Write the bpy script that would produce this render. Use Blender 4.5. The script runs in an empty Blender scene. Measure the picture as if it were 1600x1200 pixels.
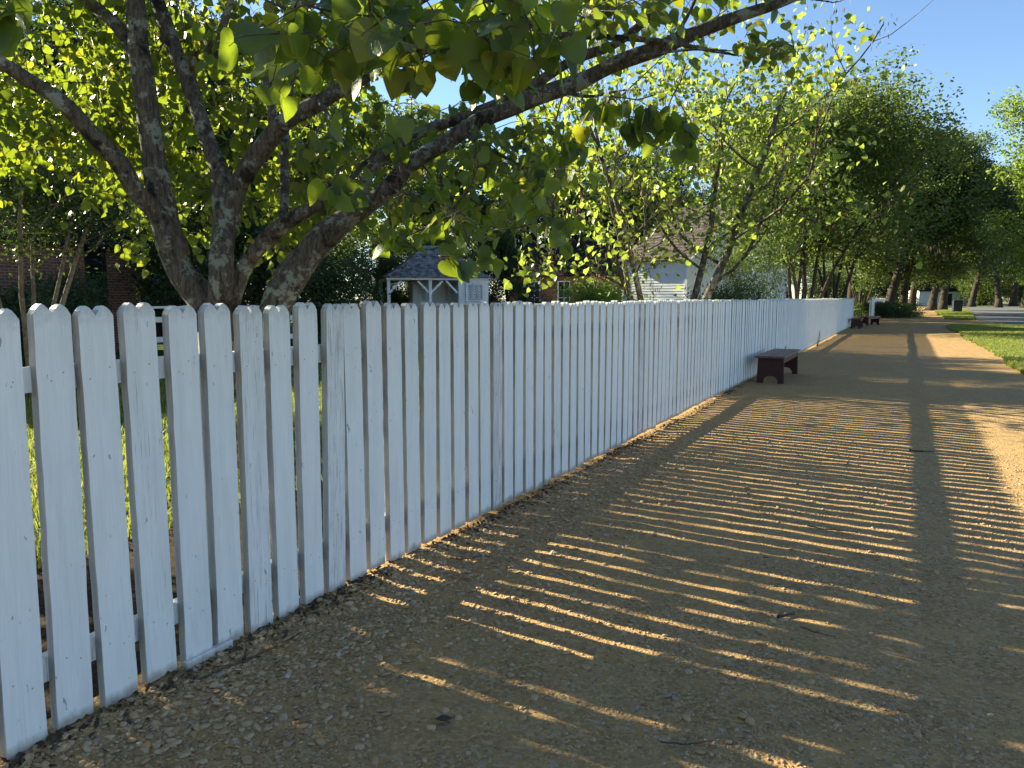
import bpy, bmesh, math, random
import numpy as np
from mathutils import Vector, Matrix, noise as mnoise
random.seed(5)
rng = np.random.default_rng(11)
scene = bpy.context.scene
COL = scene.collection
R = math.radians

# ------------------------------------------------------------------ camera
FPX, PITCH, YAW, EYE = 1202.0, R(6.4), R(27), 1.5
cd = bpy.data.cameras.new('camera'); cam = bpy.data.objects.new('camera', cd); COL.objects.link(cam)
cd.sensor_width = 36; cd.lens = 36 * FPX / 1600; cd.clip_end = 2000; cd.clip_start = 0.02
cam.location = (0, 0, EYE); cam.rotation_euler = (R(90) - PITCH, 0, YAW)
scene.camera = cam
ca, sa, cp, sp = math.cos(YAW), math.sin(YAW), math.cos(PITCH), math.sin(PITCH)

def at(px, py, d):
    """point of the place that lies d metres deep along the line of sight of a photo pixel (used to read positions off the photo)"""
    u, up = (px - 800) / FPX * d, (600 - py) / FPX * d
    F = d * cp + up * sp; Z = up * cp - d * sp
    return np.array([u * ca - F * sa, F * ca + u * sa, EYE + Z])

def gnd(px, py, z=0.0):
    v = at(px, py, 1.0) - np.array([0, 0, EYE])
    return np.array([0, 0, EYE]) + v * ((z - EYE) / v[2])

# ------------------------------------------------------------------ helpers
def tag(o, label=None, cat=None, group=None, kind=None):
    if label: o['label'] = label
    if cat: o['category'] = cat
    if group: o['group'] = group
    if kind: o['kind'] = kind
    return o

def empty(name, loc=(0, 0, 0), rz=0.0, label=None, cat=None, group=None):
    o = bpy.data.objects.new(name, None); COL.objects.link(o)
    o.location = loc; o.rotation_euler = (0, 0, rz); o.empty_display_size = .2
    return tag(o, label, cat, group)

def link(name, me, parent=None, mat=None):
    o = bpy.data.objects.new(name, me); COL.objects.link(o)
    if mat is not None:
        me.materials.clear(); me.materials.append(mat)
    if parent: o.parent = parent
    return o

def np_mesh(name, V, faces, smooth=True, rnd=None, uv=None):
    """faces: one (m,k) int array or a list of them"""
    if not isinstance(faces, (list, tuple)): faces = [faces]
    faces = [np.asarray(f, dtype=np.int32) for f in faces if len(f)]
    me = bpy.data.meshes.new(name)
    V = np.asarray(V, dtype=np.float32)
    me.vertices.add(len(V)); me.vertices.foreach_set('co', V.ravel())
    loops = np.concatenate([f.ravel() for f in faces])
    sizes = np.concatenate([np.full(len(f), f.shape[1], np.int32) for f in faces])
    starts = np.concatenate([[0], np.cumsum(sizes)[:-1]]).astype(np.int32)
    me.loops.add(len(loops)); me.loops.foreach_set('vertex_index', loops)
    me.polygons.add(len(sizes)); me.polygons.foreach_set('loop_start', starts)
    try: me.polygons.foreach_set('loop_total', sizes)
    except Exception: pass
    me.polygons.foreach_set('use_smooth', np.full(len(sizes), smooth))
    if rnd is not None:
        a = me.attributes.new('rnd', 'FLOAT', 'POINT'); a.data.foreach_set('value', np.asarray(rnd, np.float32))
    if uv is not None:
        l = me.uv_layers.new(name='UVMap'); l.data.foreach_set('uv', np.asarray(uv, np.float32)[loops].ravel())
    me.update(calc_edges=True); me.validate()
    return me

class MB:
    """collects boxes, prisms, tubes and sheets into one mesh"""
    def __init__(s): s.V = []; s.F = {}; s.n = 0
    def add(s, V, F):
        V = np.asarray(V, float); F = np.asarray(F, int)
        if F.shape[1] == 4 and (F[:, 2] == F[:, 3]).any():
            bad = F[:, 2] == F[:, 3]; s.F.setdefault(3, []).append(F[bad][:, :3] + s.n); F = F[~bad]
        s.F.setdefault(F.shape[1], []).append(F + s.n); s.V.append(V); s.n += len(V)
        return s
    def box(s, x0, x1, y0, y1, z0, z1, M=None):
        V = np.array([[x, y, z] for x in (x0, x1) for y in (y0, y1) for z in (z0, z1)], float)
        if M is not None: V = V @ np.array(M.to_3x3()).T + np.array(M.translation)
        return s.add(V, [[0, 1, 3, 2], [4, 6, 7, 5], [0, 4, 5, 1], [2, 3, 7, 6], [0, 2, 6, 4], [1, 5, 7, 3]])
    def beam(s, a, b, w, h):
        """square bar from a to b"""
        a = np.asarray(a, float); b = np.asarray(b, float); t = b - a; L = np.linalg.norm(t); t = t / L
        up = np.array([0, 0, 1.]) if abs(t[2]) < .95 else np.array([1., 0, 0])
        sd = np.cross(t, up); sd /= np.linalg.norm(sd); up = np.cross(sd, t)
        V = [p + sd * i * w / 2 + up * j * h / 2 for p in (a, b) for i in (-1, 1) for j in (-1, 1)]
        return s.add(V, [[0, 1, 3, 2], [4, 6, 7, 5], [0, 4, 5, 1], [2, 3, 7, 6], [0, 2, 6, 4], [1, 5, 7, 3]])
    def tube(s, P, r, n=8): V, F = tube(P, r, n); return s.add(V, F)
    def courses(s, A, B, C, D, n, step):
        """lapped boards or shingles: A,B lower edge, D,C upper edge (A-D left, B-C right); each course stands proud at its lower edge"""
        A, B, C, D = [np.asarray(q, float) for q in (A, B, C, D)]
        nm = np.cross(B - A, (D + C) / 2 - (A + B) / 2); nm /= np.linalg.norm(nm)
        for i in range(n):
            t0, t1 = i / n, (i + 1) / n
            l0, r0, l1, r1 = A + (D - A) * t0, B + (C - B) * t0, A + (D - A) * t1, B + (C - B) * t1
            s.add([l0, r0, l0 + nm * step, r0 + nm * step, l1 + nm * .002, r1 + nm * .002], [[0, 1, 3, 2], [2, 3, 5, 4]])
        return s
    def mesh(s, name, smooth=False): return np_mesh(name, np.concatenate(s.V), [np.concatenate(f) for f in s.F.values()], smooth)
    def build(s, name, mat, parent=None, smooth=False, bevel=0):
        o = link(name, s.mesh(name, smooth), parent, mat)
        if bevel:
            m = o.modifiers.new('bevel', 'BEVEL'); m.width = bevel; m.segments = 2; m.limit_method = 'ANGLE'
        return o

def tube(P, r, n=8, caps=True):
    P = np.asarray(P, float); r = np.broadcast_to(np.asarray(r, float), (len(P),))
    T = np.gradient(P, axis=0); T /= np.linalg.norm(T, axis=1)[:, None] + 1e-9
    ref = np.array([0, 0, 1.]) if abs(T[0][2]) < .9 else np.array([1., 0, 0])
    N = np.cross(T[0], ref); N /= np.linalg.norm(N); rings = []
    th = np.linspace(0, 2 * np.pi, n, endpoint=False); c, sn = np.cos(th)[:, None], np.sin(th)[:, None]
    for i in range(len(P)):
        N = N - T[i] * np.dot(N, T[i]); N /= np.linalg.norm(N) + 1e-9
        B = np.cross(T[i], N); rings.append(P[i] + r[i] * (c * N + sn * B))
    V = np.concatenate(rings); m = len(P)
    i = np.arange(m - 1)[:, None] * n; j = np.arange(n)[None, :]; k = (j + 1) % n
    F = np.stack([i + j, i + k, i + n + k, i + n + j], -1).reshape(-1, 4)
    if caps:
        V = np.concatenate([V, [P[0] , P[-1]]]); a, b = m * n, m * n + 1; jj = np.arange(n); kk = (jj + 1) % n
        F = np.concatenate([F, np.stack([kk, jj, np.full(n, a), np.full(n, a)], -1), np.stack([(m - 1) * n + jj, (m - 1) * n + kk, np.full(n, b), np.full(n, b)], -1)])
        # degenerate quads are made real triangles by validate()
    return V, F

def spline(P, step):
    """Catmull-Rom through rows of P (any number of columns)"""
    P = np.asarray(P, float); Q = np.vstack([2 * P[0] - P[1], P, 2 * P[-1] - P[-2]]); out = []
    for i in range(1, len(Q) - 2):
        L = np.linalg.norm((Q[i + 1] - Q[i])[:3]); k = max(2, int(L / step))
        for t in np.arange(k) / k:
            out.append(.5 * (2 * Q[i] + (Q[i + 1] - Q[i - 1]) * t + (2 * Q[i - 1] - 5 * Q[i] + 4 * Q[i + 1] - Q[i + 2]) * t * t + (-Q[i - 1] + 3 * Q[i] - 3 * Q[i + 1] + Q[i + 2]) * t ** 3))
    out.append(P[-1]); return np.array(out)

def unit(a): return a / (np.linalg.norm(a, axis=-1, keepdims=True) + 1e-9)

def vnoise(x, y, s, seed=0):
    """smooth 2-D value noise"""
    g = np.random.default_rng(seed).random((64, 64)); x = np.asarray(x) / s; y = np.asarray(y) / s
    i, j = np.floor(x).astype(int), np.floor(y).astype(int); u, v = x - i, y - j
    u = u * u * (3 - 2 * u); v = v * v * (3 - 2 * v)
    f = lambda a, b: g[a % 64, b % 64]
    return (f(i, j) * (1 - u) + f(i + 1, j) * u) * (1 - v) + (f(i, j + 1) * (1 - u) + f(i + 1, j + 1) * u) * v

# ------------------------------------------------------------------ materials
class Mat:
    def __init__(s, name):
        s.m = bpy.data.materials.new(name); s.m.use_nodes = True; s.t = s.m.node_tree
        s.t.nodes.clear(); s.out = s.n('ShaderNodeOutputMaterial')
    def n(s, typ, props=None, **inp):
        nd = s.t.nodes.new(typ)
        for k, v in (props or {}).items(): setattr(nd, k, v)
        for k, v in inp.items(): s.set(nd, k, v)
        return nd
    def set(s, nd, k, v):
        key = k.replace('_', ' ') if isinstance(k, str) else k
        sock = nd.inputs[key]
        if isinstance(v, bpy.types.NodeSocket): s.t.links.new(v, sock)
        elif isinstance(v, bpy.types.Node): s.t.links.new(v.outputs[0], sock)
        else:
            if sock.type == 'RGBA' and len(v) == 3: v = (*v, 1)
            sock.default_value = v
    def math(s, op, a, b=0.0, c=0.0, clamp=False):
        nd = s.n('ShaderNodeMath', dict(operation=op, use_clamp=clamp))
        for i, v in enumerate((a, b, c)): s.set(nd, i, v)
        return nd.outputs[0]
    def mix(s, f, a, b, blend='MIX'):
        nd = s.n('ShaderNodeMix', dict(data_type='RGBA', blend_type=blend))
        s.set(nd, 0, f); s.set(nd, 6, a); s.set(nd, 7, b); return nd.outputs[2]
    def ramp(s, f, stops, interp='LINEAR'):
        nd = s.n('ShaderNodeValToRGB'); s.set(nd, 'Fac', f); e = nd.color_ramp.elements; nd.color_ramp.interpolation = interp
        while len(e) < len(stops): e.new(.5)
        for q, (p, c) in zip(e, stops):
            q.position = p; q.color = (c, c, c, 1) if isinstance(c, (int, float)) else (*c, 1)
        return nd.outputs[0]
    def obj(s): return s.n('ShaderNodeTexCoord').outputs['Object']
    def map(s, v, sc): 
        nd = s.n('ShaderNodeMapping'); s.set(nd, 'Vector', v); nd.inputs['Scale'].default_value = sc; return nd.outputs[0]
    def noise(s, v, scale, detail=4, rough=.55, dist=0): 
        return s.n('ShaderNodeTexNoise', Vector=v, Scale=scale, Detail=detail, Roughness=rough, Distortion=dist).outputs[0]
    def voro(s, v, scale, feature='F1', out='Distance', rnd=1.0):
        nd = s.n('ShaderNodeTexVoronoi', dict(feature=feature), Vector=v, Scale=scale, Randomness=rnd); return nd.outputs[out]
    def bump(s, h, strength=.5, dist=.01, normal=None):
        nd = s.n('ShaderNodeBump', Height=h, Strength=strength, Distance=dist)
        if normal is not None: s.set(nd, 'Normal', normal)
        return nd.outputs[0]
    def principled(s, color, rough=.6, normal=None, spec=.4):
        b = s.n('ShaderNodeBsdfPrincipled'); s.set(b, 'Base Color', color); s.set(b, 'Roughness', rough)
        b.inputs['Specular IOR Level'].default_value = spec
        if normal is not None: s.set(b, 'Normal', normal)
        s.t.links.new(b.outputs[0], s.out.inputs[0]); return s.m

def mat_fence():
    m = Mat('weathered_white_paint'); oc = m.obj(); rn = m.n('ShaderNodeObjectInfo').outputs['Random']
    off = m.n('ShaderNodeVectorMath', dict(operation='ADD'))
    cb = m.n('ShaderNodeCombineXYZ', X=m.math('MULTIPLY', rn, 37.), Y=m.math('MULTIPLY', rn, 91.), Z=m.math('MULTIPLY', rn, 53.))
    m.set(off, 0, oc); m.set(off, 1, cb.outputs[0]); v = off.outputs[0]
    sep = m.n('ShaderNodeSeparateXYZ', Vector=oc); z = sep.outputs['Z']
    grain = m.noise(m.map(v, (60, 60, 2.2)), 3.0, 6, .65)
    crack = m.noise(m.map(v, (150, 150, 2.6)), 1.6, 6, .72)
    age = m.noise(m.map(v, (5, 5, 1.5)), 1.0, 3)
    wear = m.math('ADD', m.math('MULTIPLY', m.math('POWER', rn, 3.0), .17), m.math('MULTIPLY', age, .10))
    cr = m.ramp(m.math('ADD', crack, wear), [(.735, 0.), (.785, 1.)])
    spots = m.ramp(m.math('ADD', m.noise(m.map(v, (1, 1, .5)), 26, 3, .6), m.math('MULTIPLY', m.noise(v, 3, 2), .12)), [(.755, 0.), (.80, 1.)])
    chips = m.ramp(m.math('ADD', m.noise(m.map(v, (1, 1, .35)), 55, 4, .7), m.math('MULTIPLY', age, .14)), [(.77, 0.), (.80, 1.)])
    base = m.mix(m.noise(v, 6, 3), (.78, .77, .745), (.87, .86, .835))
    base = m.mix(m.ramp(grain, [(.35, .28), (.6, 0.)]), base, (.60, .60, .585))
    dirty = m.ramp(m.math('ADD', m.noise(m.map(v, (14, 14, 1)), 1.6, 4), m.math('MULTIPLY', rn, .15)), [(.52, 0.), (.85, .45)])
    base = m.mix(m.math('MULTIPLY', dirty, .8), base, (.54, .54, .51))
    base = m.mix(m.math('MULTIPLY', cr, .75), base, (.24, .22, .19))
    base = m.mix(m.math('MULTIPLY', m.math('MAXIMUM', spots, chips), .7), base, (.16, .15, .13))
    low = m.math('MULTIPLY', m.ramp(m.math('ADD', z, m.math('MULTIPLY', m.noise(m.map(v, (1, 1, .4)), 22, 4), -.07)), [(.0, 1.), (.035, 0.)]), .8)
    base = m.mix(low, base, (.28, .24, .19))
    top = m.ramp(m.math('ADD', z, m.math('MULTIPLY', m.noise(v, 30, 4), .12)), [(1.40 / 2, 0.), (1.46 / 2, 0.)])
    hi = m.math('MULTIPLY', m.ramp(m.math('SUBTRACT', m.math('ADD', z, m.math('MULTIPLY', m.noise(v, 34, 5, .7), .14)), 1.0), [(.47, 0.), (.56, 1.)]), .55)
    base = m.mix(hi, base, (.30, .31, .29))
    h = m.math('SUBTRACT', m.math('MULTIPLY', grain, .35), m.math('ADD', cr, m.math('MULTIPLY', chips, .6)))
    return m.principled(base, .55, m.bump(h, .55, .003), .35)

def mat_gravel():
    m = Mat('tan_gravel'); oc = m.obj()
    big = m.noise(oc, .55, 4); mid = m.noise(oc, 3.2, 4)
    vc = m.n('ShaderNodeTexVoronoi', Vector=oc, Scale=75.0); vd = vc.outputs['Distance']; col = m.n('ShaderNodeSeparateColor', Color=vc.outputs['Color']).outputs[0]
    v2 = m.n('ShaderNodeTexVoronoi', Vector=oc, Scale=32.0); c2 = m.n('ShaderNodeSeparateColor', Color=v2.outputs['Color']).outputs[0]
    sand = m.mix(big, (.455, .262, .098), (.56, .345, .135))
    pebc = m.ramp(col, [(0., (.22, .125, .055)), (.35, (.42, .25, .10)), (.7, (.53, .345, .16)), (.93, (.56, .41, .235)), (1., (.17, .12, .07))])
    pebm = m.ramp(m.math('ADD', mid, m.math('MULTIPLY', col, .25)), [(.42, 0.), (.62, 1.)])
    c = m.mix(m.math('MULTIPLY', pebm, .85), sand, pebc)
    p2 = m.math('MULTIPLY', m.ramp(c2, [(.72, 0.), (.76, 1.)]), m.ramp(v2.outputs['Distance'], [(.0, 1.), (.42, 1.), (.5, 0.)]))
    c = m.mix(m.math('MULTIPLY', p2, .6), c, m.ramp(c2, [(.74, (.22, .155, .09)), (.88, (.38, .29, .18)), (1., (.50, .43, .33))]))
    gr = m.noise(oc, 240, 3, .7)
    c = m.mix(m.ramp(gr, [(.35, .45), (.6, 0.)]), c, (.15, .095, .045))
    c = m.mix(m.ramp(m.noise(oc, 14, 4, .7), [(.35, .4), (.62, 0.)]), c, (.23, .15, .072))
    h = m.math('ADD', m.math('MULTIPLY', m.math('SUBTRACT', 1., vd), m.math('ADD', .25, pebm)), m.math('MULTIPLY', gr, .5))
    h = m.math('ADD', h, m.math('MULTIPLY', p2, 1.2)); h = m.math('ADD', h, m.math('MULTIPLY', m.noise(oc, 12, 4), 1.5))
    return m.principled(c, .9, m.bump(h, .6, .007), .10)

def mat_stone():
    m = Mat('loose_pebbles'); r = m.n('ShaderNodeAttribute', dict(attribute_name='rnd')).outputs['Fac']
    c = m.ramp(r, [(0., (.18, .108, .058)), (.3, (.39, .237, .115)), (.6, (.52, .34, .18)), (.88, (.56, .41, .26)), (.97, (.30, .25, .19)), (.993, (.22, .20, .18)), (1., (.66, .64, .60))])
    c = m.mix(.35, c, m.ramp(m.noise(m.obj(), 160, 3), [(.3, (.17, .11, .052)), (.7, (.42, .295, .15))]))
    return m.principled(c, .8, m.bump(m.noise(m.obj(), 300, 2), .3, .002), .25)

def mat_yard():
    m = Mat('yard_lawn_and_mulch'); oc = m.obj()
    g = m.ramp(m.noise(oc, 40, 4, .7), [(.3, (.030, .050, .010)), (.55, (.075, .115, .02)), (.75, (.15, .17, .045))])
    b = m.ramp(m.noise(oc, 30, 5, .75), [(.3, (.012, .009, .006)), (.5, (.045, .03, .02)), (.72, (.15, .105, .065))])
    sp = m.n('ShaderNodeSeparateXYZ', Vector=oc)
    d = m.math('ADD', m.math('ADD', sp.outputs['X'], 5.0), m.math('MULTIPLY', m.noise(oc, 1.2, 4), 2.0))
    c = m.mix(m.ramp(m.math('MULTIPLY', d, .5), [(.45, 0.), (.62, 1.)]), g, b)
    return m.principled(c, .95, m.bump(m.noise(oc, 60, 5, .8), 1., .03), .1)

def mat_simple(name, c1, c2, scale=8, rough=.7, bump=.3, bs=40, bd=.005, stretch=(1, 1, 1), spec=.3, detail=5):
    m = Mat(name); oc = m.map(m.obj(), stretch)
    c = m.ramp(m.noise(oc, scale, detail, .65), [(.3, c1), (.7, c2)])
    return m.principled(c, rough, m.bump(m.noise(oc, bs, 5, .7), bump, bd), spec)

def mat_bark(name, dark, mid, lichen, lich=.58, stretch=(1, 1, .28), fs=34, black=.0):
    m = Mat(name); oc = m.obj(); v = m.map(oc, stretch)
    fis = m.noise(v, fs, 6, .7, .4); plate = m.voro(v, fs * .8, 'DISTANCE_TO_EDGE')
    c = m.ramp(fis, [(.28, dark), (.55, mid), (.8, tuple(min(1, q * 1.5) for q in mid))])
    c = m.mix(m.ramp(plate, [(0., .22), (.12, 0.)]), c, dark); c = m.mix(m.ramp(m.noise(m.map(oc, (1, 1, .12)), fs * 2.2, 5, .7), [(.36, .8), (.52, 0.)]), c, dark)
    li = m.ramp(m.math('ADD', m.noise(oc, 9, 5, .7), m.math('MULTIPLY', m.noise(oc, 40, 3), .15)), [(lich, 0.), (lich + .05, 1.)])
    c = m.mix(m.math('MULTIPLY', li, .8), c, m.mix(m.noise(oc, 55, 3), lichen, tuple(q * .6 for q in lichen)))
    if black:
        bl = m.ramp(m.noise(m.map(oc, (1.3, .8, 1)), 6, 4, .65), [(black, 0.), (black + .06, 1.)])
        c = m.mix(m.math('MULTIPLY', bl, .85), c, (.012, .011, .010))
    h = m.math('ADD', fis, m.math('MULTIPLY', m.ramp(plate, [(0., 0.), (.15, 1.)]), .18)); h = m.math('ADD', h, m.math('MULTIPLY', li, .25))
    return m.principled(c, .9, m.bump(h, .9, .016), .15)

def mat_leaf(name, cols, trans, tmix=.5, rough=.45, veins=False, spec=.35):
    m = Mat(name); r = m.n('ShaderNodeAttribute', dict(attribute_name='rnd')).outputs['Fac']
    n = len(cols); c = m.ramp(r, [(i / (n - 1), q) for i, q in enumerate(cols)])
    tr = m.ramp(r, [(0., tuple(q * .75 for q in trans)), (.8, trans), (1., (min(1, trans[0] * 1.5), trans[1] * 1.1, trans[2]))])
    nrm = None
    if veins:
        uv = m.n('ShaderNodeTexCoord').outputs['UV']; sx = m.n('ShaderNodeSeparateXYZ', Vector=uv); x, y = m.math('ABSOLUTE', sx.outputs[0]), sx.outputs[1]
        ang = m.math('ARCTAN2', x, m.math('SUBTRACT', y, .1))
        d = m.math('ABSOLUTE', m.math('SUBTRACT', m.math('FRACT', m.math('ADD', m.math('DIVIDE', ang, .62), .5)), .5))
        rad = m.math('POWER', m.math('ADD', m.math('MULTIPLY', x, x), m.math('MULTIPLY', m.math('SUBTRACT', y, .1), m.math('SUBTRACT', y, .1))), .5)
        w = m.math('MULTIPLY', d, m.math('ADD', rad, .05))
        ve = m.ramp(w, [(.004, 1.), (.016, 0.)])
        c = m.mix(m.math('MULTIPLY', ve, .5), c, (.16, .22, .05)); tr = m.mix(m.math('MULTIPLY', ve, .55), tr, (.13, .20, .03))
        nrm = m.bump(m.math('ADD', ve, m.math('MULTIPLY', m.noise(uv, 9, 3), .8)), .35, .01)
    a = m.n('ShaderNodeBsdfPrincipled'); m.set(a, 'Base Color', c); m.set(a, 'Roughness', rough); a.inputs['Specular IOR Level'].default_value = spec
    b = m.n('ShaderNodeBsdfTranslucent'); m.set(b, 'Color', tr)
    if nrm is not None: m.set(a, 'Normal', nrm)
    mx = m.n('ShaderNodeMixShader'); m.set(mx, 0, tmix); m.set(mx, 1, a); m.set(mx, 2, b)
    m.t.links.new(mx.outputs[0], m.out.inputs[0]); return m.m

def mat_brick(name, c1, c2, mortar):
    m = Mat(name); oc = m.obj(); s = m.n('ShaderNodeSeparateXYZ', Vector=oc)
    v = m.n('ShaderNodeCombineXYZ', X=m.math('ADD', s.outputs[0], s.outputs[1]), Y=s.outputs[2])
    b = m.n('ShaderNodeTexBrick', Vector=v.outputs[0], Scale=1.0); b.offset = .5
    b.inputs['Brick Width'].default_value = .225; b.inputs['Row Height'].default_value = .077; b.inputs['Mortar Size'].default_value = .007
    m.set(b, 'Color1', c1); m.set(b, 'Color2', c2); m.set(b, 'Mortar', mortar); b.inputs['Bias'].default_value = -.1
    c = m.mix(.35, b.outputs['Color'], m.mix(1., b.outputs['Color'], m.ramp(m.noise(oc, 5, 5), [(.3, .5), (.7, 1.)]), 'MULTIPLY'))
    h = m.math('SUBTRACT', m.math('MULTIPLY', m.noise(oc, 60, 4), .3), b.outputs['Fac'])
    return m.principled(c, .9, m.bump(h, .7, .008), .15)

def mat_shingle(name, c1, c2, w=.13):
    m = Mat(name); oc = m.obj(); s = m.n('ShaderNodeSeparateXYZ', Vector=oc)
    cell = m.n('ShaderNodeTexVoronoi', dict(feature='F1'), Vector=m.map(oc, (1 / w, 1 / w, 2.2)), Scale=1.0)
    k = m.n('ShaderNodeSeparateColor', Color=cell.outputs['Color']).outputs[0]
    c = m.ramp(m.math('ADD', m.math('MULTIPLY', k, .7), m.math('MULTIPLY', m.noise(oc, 3, 5), .4)), [(.2, c1), (.85, c2)])
    return m.principled(c, .85, m.bump(m.math('ADD', k, m.noise(m.map(oc, (1, 1, .3)), 50, 4)), .4, .01), .06)

M = {}
M['nail'] = mat_simple('rusty_nail_head', (.22, .18, .15), (.50, .47, .43), 200, .7, .2, 50, .001)
M['edge'] = mat_simple('shaded_worn_picket_edge', (.27, .25, .21), (.56, .54, .50), 4, .8, .5, 50, .003, (6, 6, .6))  # side faces greyed: shade between pickets painted in, plus worn paint
M['fence'] = mat_fence(); M['gravel'] = mat_gravel(); M['stone'] = mat_stone(); M['yard'] = mat_yard()
M['earth'] = mat_simple('bare_earth', (.05, .038, .025), (.12, .09, .06), 4, .95, .6, 20, .02)
M['soil'] = mat_simple('verge_turf_base', (.10, .125, .025), (.22, .23, .07), 9, .95, .8, 50, .02)
M['asphalt'] = mat_simple('asphalt', (.085, .085, .09), (.15, .15, .15), 3, .85, .4, 120, .006)
M['litter'] = mat_simple('mulch_litter', (.016, .011, .008), (.10, .065, .04), 40, .9, .2, 60, .003)
M['bark'] = mat_bark('redbud_bark', (.028, .022, .017), (.122, .096, .070), (.29, .30, .235), .605, black=.575)
M['twig'] = mat_simple('twig_bark', (.04, .03, .022), (.12, .09, .065), 30, .85, .4, 60, .004)
M['bark_far'] = mat_bark('old_tree_bark', (.018, .014, .011), (.062, .049, .036), (.10, .098, .085), .66, (1, 1, .2), 14)
M['bark_tan'] = mat_bark('smooth_tan_bark', (.13, .09, .06), (.24, .175, .12), (.33, .28, .22), .6, (1, 1, .15), 9)
M['leaf_redbud'] = mat_leaf('redbud_leaf', [(.016, .040, .009), (.024, .052, .011), (.034, .066, .013), (.045, .075, .014), (.05, .08, .015), (.085, .095, .018)], (.42, .54, .030), .35, .40, True)
M['leaf_redbud_far'] = mat_leaf('redbud_leaf_in_distance', [(.05, .085, .02), (.075, .12, .028), (.10, .14, .035), (.15, .16, .04)], (.40, .50, .06), .5, .4)
M['leaf_mid'] = mat_leaf('mid_green_leaf', [(.028, .05, .012), (.042, .072, .016), (.06, .09, .02), (.11, .14, .032)], (.23, .31, .04), .38, .45)
M['leaf_dark'] = mat_leaf('dark_green_leaf', [(.014, .03, .010), (.025, .046, .013), (.035, .06, .016), (.05, .075, .02)], (.10, .15, .022), .32, .45)
M['leaf_lush'] = mat_leaf('bright_green_leaf', [(.05, .10, .018), (.08, .14, .025), (.11, .165, .03), (.15, .19, .04)], (.36, .48, .06), .45, .45)
M['leaf_olive'] = mat_leaf('olive_green_leaf', [(.030, .055, .014), (.048, .082, .019), (.068, .104, .024), (.10, .12, .032)], (.17, .235, .035), .34, .45)
M['grass'] = mat_leaf('grass_blade', [(.09, .12, .022), (.14, .18, .032), (.20, .235, .05), (.30, .28, .10)], (.36, .42, .07), .38, .55)
M['pods'] = mat_leaf('dry_seed_pod', [(.12, .07, .035), (.20, .12, .06), (.28, .19, .10)], (.22, .12, .05), .25, .6)
M['brick'] = mat_brick('red_brick', (.235, .095, .062), (.155, .066, .048), (.34, .27, .21))
M['roof_dark'] = mat_shingle('charcoal_shingle', (.009, .009, .010), (.030, .030, .032))
M['roof_grey'] = mat_shingle('grey_wood_shingle', (.075, .073, .072), (.25, .245, .245), .12)
M['roof_brown'] = mat_shingle('brown_wood_shingle', (.052, .044, .040), (.145, .122, .108), .16)
M['white'] = mat_simple('white_house_paint', (.62, .62, .61), (.72, .72, .71), 3, .6, .15, 60, .003, (1, 1, 1), .3)
M['cream'] = mat_simple('cream_house_paint', (.50, .43, .32), (.60, .53, .41), 3, .7, .15, 60, .003)
M['black'] = mat_simple('black_painted_wood', (.012, .012, .013), (.03, .03, .03), 12, .6, .2, 60, .003)
M['grey_metal'] = mat_simple('dark_bin_enamel', (.012, .013, .016), (.022, .024, .028), 12, .4, .1, 60, .002)
M['maroon'] = mat_simple('dark_red_bench_paint', (.030, .006, .006), (.058, .012, .010), 7, .5, .25, 40, .003, (1, 1, 1), .4)
M['plank'] = mat_simple('worn_red_brown_plank', (.085, .035, .026), (.17, .085, .062), 5, .42, .35, 26, .003, (9, 1, 9), .5)
M['glass'] = mat_simple('dark_window_glass', (.02, .025, .03), (.05, .06, .07), 2, .12, .05, 3, .001, (1, 1, 1), .6)

# ------------------------------------------------------------------ light
SUN_EL, SUN_AZ = R(23.7), R(-5.5)          # light travels towards +x, slightly towards -y
tv = Vector((math.cos(SUN_AZ) * math.cos(SUN_EL), math.sin(SUN_AZ) * math.cos(SUN_EL), -math.sin(SUN_EL)))
sd = bpy.data.lights.new('sun', 'SUN'); sd.energy = 5.0; sd.angle = R(.5); sd.color = (1, .92, .64)
so = bpy.data.objects.new('sun', sd); COL.objects.link(so); so.rotation_euler = tv.to_track_quat('-Z', 'Y').to_euler(); so.location = (-30, 3, 20)
w = bpy.data.worlds.new('World'); scene.world = w; w.use_nodes = True; nt = w.node_tree; nt.nodes.clear()
sky = nt.nodes.new('ShaderNodeTexSky'); sky.sky_type = 'NISHITA'; sky.sun_disc = False; sky.sun_elevation = SUN_EL
sky.sun_rotation = R(-90 + 5.5) % (2 * math.pi); sky.air_density = 1.0; sky.altitude = 900; sky.dust_density = .15; sky.ozone_density = 3.0
bg = nt.nodes.new('ShaderNodeBackground'); bg.inputs[1].default_value = .062
wo = nt.nodes.new('ShaderNodeOutputWorld'); nt.links.new(sky.outputs[0], bg.inputs[0]); nt.links.new(bg.outputs[0], wo.inputs[0])
vs = scene.view_settings; vs.view_transform = 'Standard'; vs.look = 'None'; vs.exposure = 1.98; vs.gamma = 1
scene.cycles.max_bounces = 8; scene.cycles.transparent_max_bounces = 4
scene.cycles.diffuse_bounces = 5; scene.cycles.transmission_bounces = 4

# ------------------------------------------------------------------ ground
def sheet(name, X, Y, Z, mat, kind='structure'):
    """grid of shape (m,n)"""
    m, n = X.shape; V = np.stack([X, Y, Z], -1).reshape(-1, 3)
    i = np.arange(m - 1)[:, None] * n; j = np.arange(n - 1)[None, :]
    F = np.stack([i + j, i + j + 1, i + n + j + 1, i + n + j], -1).reshape(-1, 4)
    return tag(link(name, np_mesh(name, V, F), None, mat), kind=kind)

def poly(name, pts, z, mat):
    V = [(x, y, z) for x, y in pts]; me = bpy.data.meshes.new(name); me.from_pydata(V, [], [list(range(len(V)))]); me.update()
    return tag(link(name, me, None, mat), kind='structure')

poly('ground', [(-700, -300), (700, -300), (700, 900), (-700, 900)], -.05, M['earth'])

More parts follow.
